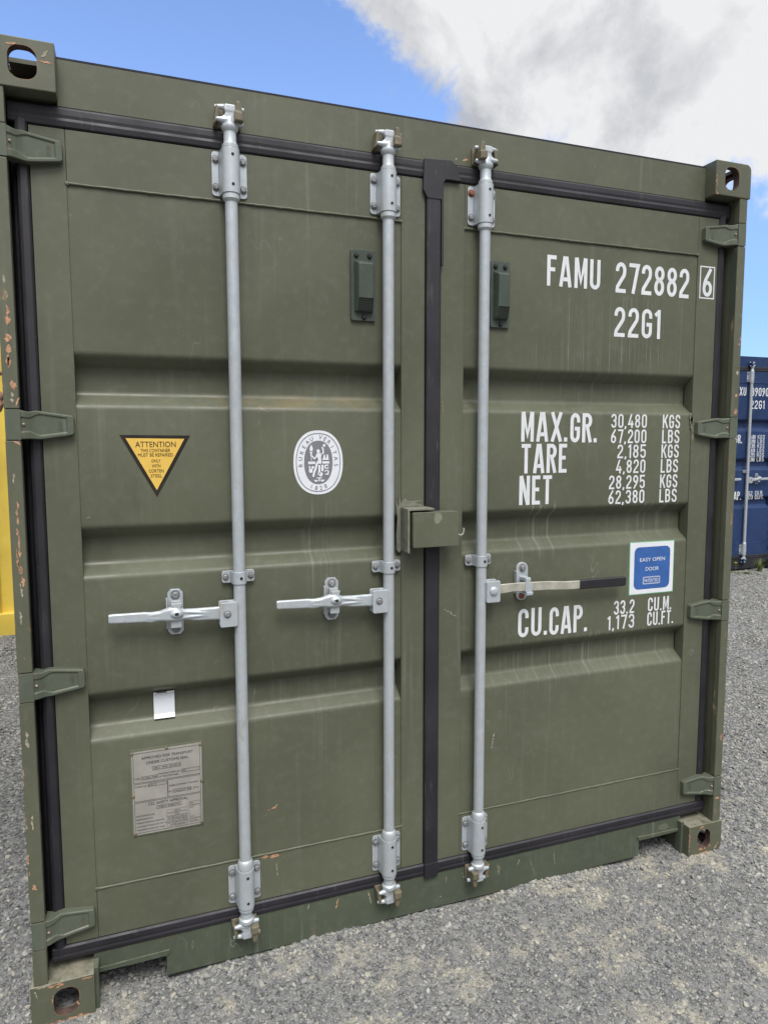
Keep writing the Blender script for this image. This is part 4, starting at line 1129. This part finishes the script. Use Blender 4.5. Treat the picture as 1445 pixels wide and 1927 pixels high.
# ------------------------------------------------------------------ ground
def ground_h(x, y):
    h = .006 * np.sin(x * 3.1 + 1.0) * np.sin(y * 2.7 + .4) + .004 * np.sin(x * 8.3 + y * 5.1) + .003 * np.sin(x * 17 - y * 13)
    f = np.exp(-((x - 1.2) ** 2 + (y - 0) ** 2) / 60.0)
    h = h * f - .006
    # grit banked against the sill between the two fork pockets
    bank = .021 / (1 + np.exp(-(x - .47) / .05)) / (1 + np.exp((x - 1.95) / .05)) * np.exp(-((np.maximum(0, .03 - y)) / .11) ** 2)
    return h + bank * (y < 1.0)
def axis(lo, hi, step, far):
    a = list(np.arange(lo, hi + 1e-6, step)); s = step; b = [hi]; c = [lo]
    while b[-1] < far: s *= 1.35; b.append(b[-1] + s)
    s = step
    while c[-1] > -far: s *= 1.35; c.append(c[-1] - s)
    return np.array(sorted(set(np.round(c[1:], 4))) + a + b[1:])
gx, gy = axis(-1.5, 3.6, .03, 400), axis(-1.6, 1.2, .03, 400)
XX, YY = np.meshgrid(gx, gy); ZZ = ground_h(XX, YY)
nx_, ny_ = len(gx), len(gy)
vv = np.stack([XX, YY, ZZ], -1).reshape(-1, 3)
idx = np.arange(nx_ * ny_).reshape(ny_, nx_)
ff = np.stack([idx[:-1, :-1], idx[:-1, 1:], idx[1:, 1:], idx[1:, :-1]], -1).reshape(-1, 4)
def np_mesh(name, v, f, smooth=False):
    me = bpy.data.meshes.new(name); n = f.shape[1]
    me.vertices.add(len(v)); me.vertices.foreach_set('co', v.astype(np.float32).ravel())
    me.loops.add(f.size); me.loops.foreach_set('vertex_index', f.astype(np.int32).ravel())
    me.polygons.add(len(f)); me.polygons.foreach_set('loop_start', np.arange(0, f.size, n, dtype=np.int32))
    me.polygons.foreach_set('loop_total', np.full(len(f), n, dtype=np.int32))
    me.polygons.foreach_set('use_smooth', np.full(len(f), smooth, dtype=bool))
    me.update(calc_edges=True); me.validate(); return me
def sand_mask(t):
    m = t.noise(2.6, 6, .68, t.map((1, 1, 0), (.4, .9, 0)))
    m2 = t.noise(9, 5, .7, t.map((1, 1, 0), (3, 2, 0)))
    v = t.math('ADD', t.math('MULTIPLY', m, .6), t.math('MULTIPLY', m2, .4))
    x, y, z = t.sep()
    v = t.math('SUBTRACT', v, t.math('MULTIPLY', t.rng(y, .0, .6), .2))
    return t.rng(v, .505, .575)
def ground_mat():
    t = NT('gravel_ground')
    flat = t.map((1, 1, 0))
    c1 = t.sep(t.vor(150, flat, out='Color'))[0]; d1 = t.vor(150, flat)
    c2 = t.sep(t.vor(60, flat, out='Color'))[1]; d2 = t.vor(60, flat)
    grey = t.mix(c1, (.050, .051, .052), (.155, .155, .152))
    big = t.mix(c2, (.06, .062, .066), (.19, .19, .185))
    c = t.mix(t.rng(c2, .45, .55), grey, big)
    sand = t.mix(t.rng(t.noise(160, 3, .6, flat), .3, .7), (.21, .197, .16), (.33, .31, .25))
    c = t.mix(t.math('MULTIPLY', sand_mask(t), t.rng(c2, .88, .60, .40, .95)), c, sand)
    c = t.mix(t.math('MULTIPLY', t.rng(t.noise(330, 2, .6, flat), .5, .75), .35), c, (.03, .03, .03))
    hgt = t.math('ADD', t.math('MULTIPLY', t.math('SUBTRACT', 1.0, d1), .35), t.math('MULTIPLY', t.math('SUBTRACT', 1.0, d2), .8))
    hgt = t.math('ADD', hgt, t.math('MULTIPLY', t.noise(240, 3, .6), .4))
    c = t.mix(1.0, c, (1.12, 1.12, 1.12), 'MULTIPLY')
    return t.done(c, .9, 0, t.bump(hgt, .9, .006), .2)
g_me = np_mesh('ground', vv, ff, True); g_me.materials.append(ground_mat())
tag(link('ground', g_me), kind='structure')

# loose stones, one mass
def stone_mat():
    t = NT('crushed_stone')
    rn = t.geo.outputs['Random Per Island']
    ramp = t.node('ShaderNodeValToRGB'); t.put(ramp.inputs[0], rn)
    cr = ramp.color_ramp; cr.elements[0].position = 0; cr.elements[0].color = (.06, .066, .075, 1); cr.elements[1].position = 1; cr.elements[1].color = (.31, .31, .295, 1)
    for p, c in ((.25, (.10, .107, .116)), (.5, (.15, .155, .158)), (.75, (.20, .20, .192)), (.9, (.26, .245, .205))):
        e = cr.elements.new(p); e.color = c + (1,)
    c = t.mix(t.rng(t.noise(180, 4, .65), .35, .7), ramp.outputs[0], t.mix(.5, ramp.outputs[0], (.24, .225, .19)))
    c = t.mix(t.math('MULTIPLY', sand_mask(t), t.rng(rn, .35, .75, .15, .75)), c, (.32, .302, .245))
    c = t.mix(1.0, c, (1.15, 1.15, 1.15), 'MULTIPLY')
    return t.done(c, .85, 0, t.bump(t.noise(300, 4), .4, .001), .25)
bm = bmesh.new(); bmesh.ops.create_icosphere(bm, subdivisions=1, radius=1.0)
bv = np.array([v.co[:] for v in bm.verts]); bf = np.array([[v.index for v in f.verts] for f in bm.faces]); bm.free()
protos = []
for k in range(14):
    p = bv * (1 + rng.normal(0, .17, (len(bv), 1)))
    p = p * np.array([1.0, rng.uniform(.6, .95), rng.uniform(.42, .75)])
    # chop a facet or two so they read as crushed rock
    for _ in range(3):
        n_ = rng.normal(size=3); n_ /= np.linalg.norm(n_); d = p @ n_; p = p - np.outer(np.maximum(0, d - rng.uniform(.45, .75)), n_)
    protos.append(p)
def in_visible(x, y, mg):
    front = (y < .055) & (x > -.45) & (x < 3.2) & (y > -1.15) & ~((x < .0) & (y < -.3))
    left = (x > -.09 - .16 * y - mg) & (x < .02) & (y >= -.3) & (y < 4.36)
    right = (x > .313 + 1.07 * (y + 1.98) - mg) & (x < 1.909 + 1.147 * (y + .68) + mg) & (y > -.3) & (y < 4.36) & (x > 2.425)
    under = (y >= .055) & (y < .30) & (((x > .16) & (x < .38)) | ((x > 2.06) & (x < 2.29)))
    body = (x > -.01) & (x < 2.445) & (y > .06)
    return (front & ~body) | left | right | under
def scatter(n, size_med, size_sig, smin, smax, box, mg=.35, keep=None):
    x = rng.uniform(box[0], box[1], n); y = rng.uniform(box[2], box[3], n)
    ok = in_visible(x, y, mg)
    # castings and sill keep their own footprint
    for (a, b) in ((-.002, .165), (2.273, 2.441)): ok &= ~((x > a) & (x < b) & (y > -.006))
    x, y = x[ok], y[ok]
    s = np.clip(np.exp(rng.normal(math.log(size_med), size_sig, len(x))), smin, smax)
    return x, y, s
sets = [scatter(190000, .0019, .42, .0011, .0052, (-.5, 3.2, -1.15, .30), .2),
        scatter(40000, .0044, .42, .0025, .0115, (-.5, 3.2, -1.15, .30), .2),
        scatter(2600, .0078, .30, .0055, .0145, (-.5, 3.2, -1.15, .30), .2),
        scatter(330000, .0062, .40, .003, .016, (2.4, 7.9, -.3, 4.36), .2),
        scatter(34000, .0062, .40, .003, .016, (-1.1, .05, -.3, 4.36), .2)]
# a ridge of grit along the foot of the sill
n_ = 2600; xr_ = rng.uniform(.36, 2.08, n_); yr_ = .05 - np.abs(rng.normal(0, .022, n_)); sr_ = np.clip(np.exp(rng.normal(math.log(.0045), .5, n_)), .002, .014)
sets.append((xr_, yr_, sr_))
X_ = np.concatenate([s[0] for s in sets]); Y_ = np.concatenate([s[1] for s in sets]); S_ = np.concatenate([s[2] for s in sets])
N = len(X_)
pid = rng.integers(0, len(protos), N)
P = np.stack(protos)[pid]                                   # N,12,3
ang = rng.uniform(0, 2 * np.pi, N); tilt = rng.normal(0, .22, (N, 2))
ca, sa = np.cos(ang), np.sin(ang)
Q = np.empty_like(P)
z0 = P[..., 2] + P[..., 0] * tilt[:, :1] + P[..., 1] * tilt[:, 1:]
Q[..., 0] = (P[..., 0] * ca[:, None] - P[..., 1] * sa[:, None]); Q[..., 1] = (P[..., 0] * sa[:, None] + P[..., 1] * ca[:, None]); Q[..., 2] = z0
Q *= S_[:, None, None]
Q[..., 0] += X_[:, None]; Q[..., 1] += Y_[:, None]; Q[..., 2] += (ground_h(X_, Y_) + S_ * rng.uniform(-.30, .30, N))[:, None]
st_f = (bf[None] + (np.arange(N) * len(bv))[:, None, None]).reshape(-1, 3)
s_me = np_mesh('gravel', Q.reshape(-1, 3), st_f); s_me.materials.append(stone_mat())
tag(link('gravel', s_me), 'loose grey crushed stones lying over the yard surface', kind='stuff')
print('stones', N)

# ------------------------------------------------------------------ weeds at the foot of the blue container
def leaf_mat(name, a, b):
    t = NT(name); c = t.mix(t.geo.outputs['Random Per Island'], a, b); return t.done(c, .55)
M['grass'] = leaf_mat('weed_grass', (.055, .085, .02), (.19, .20, .06)); M['petal'] = simple('dandelion_yellow', (.75, .55, .02), .6)
def tuft(loc, n, h, spread, lean=0.0):
    mb = MB()
    for i in range(n):
        a = random.uniform(0, 6.28); L = h * random.uniform(.45, 1.0); w = random.uniform(.0025, .005); r0 = random.uniform(0, .03)
        dx, dy = math.cos(a), math.sin(a); sp = spread * random.uniform(.2, 1)
        v = []
        for k in range(5):
            t = k / 4; px = dx * (r0 + sp * t * t) + lean * t * t; py = dy * (r0 + sp * t * t); pz = L * (t - .25 * t * t * sp / h)
            ww = w * (1 - t * .95); v += [(px - dy * ww, py + dx * ww, pz), (px + dy * ww, py - dx * ww, pz)]
        mb.add(v, [(2*k, 2*k+1, 2*k+3, 2*k+2) for k in range(4)])
    o = mb.build('grass_tuft', M['grass'], None, recalc=False); o.location = loc
    return o
tag(tuft((7.41, 4.24, -.006), 70, .20, .10), 'taller tuft of green grass against the black sill of the blue container', 'grass tuft', 'weeds by the blue container')
tag(tuft((7.16, 4.20, -.006), 60, .055, .09), 'low sparse patch of weeds on the gravel below the blue container rod', 'grass tuft', 'weeds by the blue container')
fl = empty('dandelion', (7.045, 4.262, -.006)); tag(fl, 'small yellow dandelion flower by the foot of the blue container', 'flower')
MB().tube([(0.01, 0, 0), (.004, 0, .06), (0, 0, .128)], .0022, 6).build('stem', M['grass'], fl)
pm = MB()
for k in range(36):
    a = k * 2.4; rr = .004 + .016 * (k / 36); z = .134 - .006 * (k / 36)
    c, s_ = math.cos(a), math.sin(a)
    pm.add([(c * rr * .4 - s_ * .002, s_ * rr * .4 + c * .002, z - .004), (c * rr * .4 + s_ * .002, s_ * rr * .4 - c * .002, z - .004), (c * rr + s_ * .003, s_ * rr - c * .003, z + .004), (c * rr - s_ * .003, s_ * rr + c * .003, z + .004)], [(0, 1, 2, 3)])
pm.build('flower_head', M['petal'], fl, recalc=False)
lm = MB()
for k in range(7):
    a = k * .9; c, s_ = math.cos(a), math.sin(a)
    lm.add([(0, 0, .002), (c * .03 - s_ * .008, s_ * .03 + c * .008, .012), (c * .06, s_ * .06, .008), (c * .03 + s_ * .008, s_ * .03 - c * .008, .012)], [(0, 1, 2, 3)])
lm.build('leaf', M['grass'], fl, recalc=False)

# ------------------------------------------------------------------ person beside the left post: only the fingers of one raised hand reach into view
def build_person(ox, oy):
    root = empty('person', (ox, oy, 0))
    tag(root, 'person mostly hidden beside the green container, raised hand showing past its left post', 'person')
    skin = simple('skin', (.31, .165, .12), .5, 0, .12, 25, .05); cloth = simple('navy_work_jacket', (.03, .035, .05), .8, 0, .2, 40, .2)
    trs = simple('grey_trousers', (.07, .07, .075), .85, 0, .2, 40, .2); boot = simple('brown_boots', (.07, .04, .02), .6); hairm = simple('dark_hair', (.02, .014, .010), .7, 0, .3, 90, .4)
    def L(x, y, z): return (x - ox, y - oy, z)
    b = MB()
    # trunk, neck and head
    b.tube([(0, .01, .86), (0, .0, .95), (0, -.005, 1.08), (0, -.01, 1.22), (0, 0, 1.34), (0, .01, 1.41), (0, .01, 1.45)], [.13, .150, .130, .14, .148, .10, .055], 20, sy=.62)
    b.tube([(0, .012, 1.42), (0, 0, 1.50), (0, -.012, 1.56)], [.062, .055, .056], 14)
    b.ball((0, -.012, 1.635), .1, 0, (.76, .95, 1.16), 20, 14); b.ball((0, -.045, 1.575), .06, 0, (.9, .9, .75)); b.ball((0, -.112, 1.622), .014, 0, (.8, 1.2, 1.3)); b.tube([(0, -.098, 1.648), (0, -.112, 1.62)], [.008, .012], 8)
    for s_ in (-1, 1): b.ball((.077 * s_, .0, 1.63), .03, 0, (.35, .7, 1.1))
    b.tube([(-.022, -.1, 1.587), (0, -.106, 1.586), (.022, -.1, 1.587)], [.006, .008, .006], 8)
    # legs
    for s_ in (-1, 1):
        b.tube([(.085 * s_, 0, .92), (.095 * s_, -.005, .72), (.095 * s_, -.01, .50), (.098 * s_, .012, .34), (.10 * s_, .015, .10), (.10 * s_, .01, .05)], [.095, .082, .058, .060, .042, .045], 16)
        b.tube([(.10 * s_, .05, .04), (.10 * s_, -.04, .045), (.108 * s_, -.15, .03), (.11 * s_, -.19, .028)], [.038, .045, .042, .03], 12)
    # hanging right arm and hand
    b.tube([(-.14, .01, 1.365), (-.185, .01, 1.335), (-.215, .015, 1.20), (-.23, .01, 1.08), (-.235, -.03, .95), (-.232, -.06, .83)], [.055, .058, .048, .042, .038, .027], 14)
    b.tube([(-.232, -.06, .83), (-.23, -.075, .77), (-.228, -.085, .73)], [.028, .042, .036], 12, sy=.55)
    for i in range(4):
        y = -.115 + .022 * i; k = (.88, 1.0, .95, .75)[i]
        b.tube([(-.229, y, .735), (-.224, y - .004, .735 - .045 * k), (-.212, y - .006, .735 - .085 * k)], [.0095, .0088, .007], 8)
    b.tube([(-.228, -.10, .79), (-.218, -.125, .755), (-.212, -.135, .72)], [.014, .011, .008], 8)
    # raised left arm
    wrist = L(-.165, .225, 1.645)
    b.tube([(.14, .01, 1.365), (.185, .0, 1.345), L(-.345, .42, 1.32), L(-.30, .36, 1.345), L(-.23, .285, 1.50), wrist], [.055, .058, .050, .046, .038, .027], 14)
    b.tube([wrist, L(-.125, .20, 1.69), L(-.085, .172, 1.73)], [.028, .040, .036], 12, sy=.6)
    fing = [([(-.088, .170, 1.752), (-.052, .158, 1.778), (-.028, .152, 1.788), (-.0125, .150, 1.7925)], [.0105, .0095, .0088, .0072]),
            ([(-.075, .166, 1.738), (-.034, .152, 1.748), (-.0165, .150, 1.730), (-.024, .156, 1.712)], [.0108, .010, .0092, .008]),
            ([(-.078, .168, 1.716), (-.038, .154, 1.722), (-.0185, .151, 1.705), (-.027, .158, 1.688)], [.0105, .0096, .009, .0078]),
            ([(-.086, .172, 1.698), (-.050, .160, 1.699), (-.030, .155, 1.682), (-.038, .160, 1.668)], [.0095, .0086, .008, .007]),
            ([(-.128, .180, 1.695), (-.105, .148, 1.728), (-.076, .138, 1.742), (-.055, .138, 1.746)], [.014, .0115, .0098, .0078])]
    for pts, rr in fing: b.tube([L(*p) for p in pts], rr, 10)
    link('body', bake(b, [skin], voxel=.0048, smooth=3), root)
    j = MB()
    j.tube([(0, .01, .90), (0, .0, .96), (0, -.005, 1.08), (0, -.01, 1.22), (0, 0, 1.345), (0, .01, 1.415), (0, .012, 1.455)], [.175, .178, .160, .170, .182, .135, .072], 20, sy=.70)
    j.tube([(-.15, .01, 1.38), (-.195, .01, 1.34), (-.22, .015, 1.20), (-.236, .01, 1.08), (-.24, -.03, .95), (-.237, -.055, .86)], [.058, .066, .060, .055, .050, .042], 14)
    j.tube([(.14, .01, 1.375), (.19, .0, 1.36), L(-.345, .42, 1.32), L(-.30, .36, 1.345), L(-.24, .295, 1.475), L(-.195, .252, 1.575)], [.058, .064, .060, .057, .050, .041], 14)
    for s_ in (-1, 1): j.ball((.165 * s_, .005, 1.372), .07, 0, (1, .92, 1))
    link('jacket', bake(j, [cloth], voxel=.008, smooth=14), root)
    t = MB()
    t.tube([(0, .01, .84), (0, .005, .93), (0, 0, .97)], [.165, .168, .150], 20, sy=.70)
    for s_ in (-1, 1): t.tube([(.085 * s_, 0, .92), (.096 * s_, -.005, .72), (.098 * s_, -.01, .50), (.10 * s_, .010, .34), (.102 * s_, .015, .09)], [.108, .096, .076, .074, .066], 16)
    link('trousers', bake(t, [trs], voxel=.008, smooth=3), root)
    for s_ in (-1, 1):
        f = MB(); f.tube([(.10 * s_, .062, .045), (.10 * s_, .0, .055), (.10 * s_, -.05, .052), (.108 * s_, -.15, .036), (.111 * s_, -.205, .032)], [.042, .052, .05, .047, .034], 14); f.tube([(.10 * s_, .015, .05), (.101 * s_, .016, .15)], [.055, .056], 14)
        link('boot', bake(f, [boot], voxel=.007, smooth=2), root)
    h = MB(); h.ball((0, .008, 1.660), .104, 0, (.80, .96, 1.08), 20, 14)
    hme = h.mesh('hair', [hairm]); bm = bmesh.new(); bm.from_mesh(hme)
    bmesh.ops.delete(bm, geom=[v for v in bm.verts if (v.co.y < -.050 and v.co.z < 1.690) or v.co.z < 1.600 or (abs(v.co.x) > .05 and v.co.y < -.01 and v.co.z < 1.66)], context='VERTS')
    bm.to_mesh(hme); bm.free(); link('hair', hme, root)
    for s_ in (-1, 1): MB().ball((.030 * s_, -.088, 1.640), .0105, 0).ball((.030 * s_, -.0965, 1.640), .0045, 1, (1, .5, 1)).build('eye', [M['label_white'], M['black']], root)
build_person(-.66, .50)
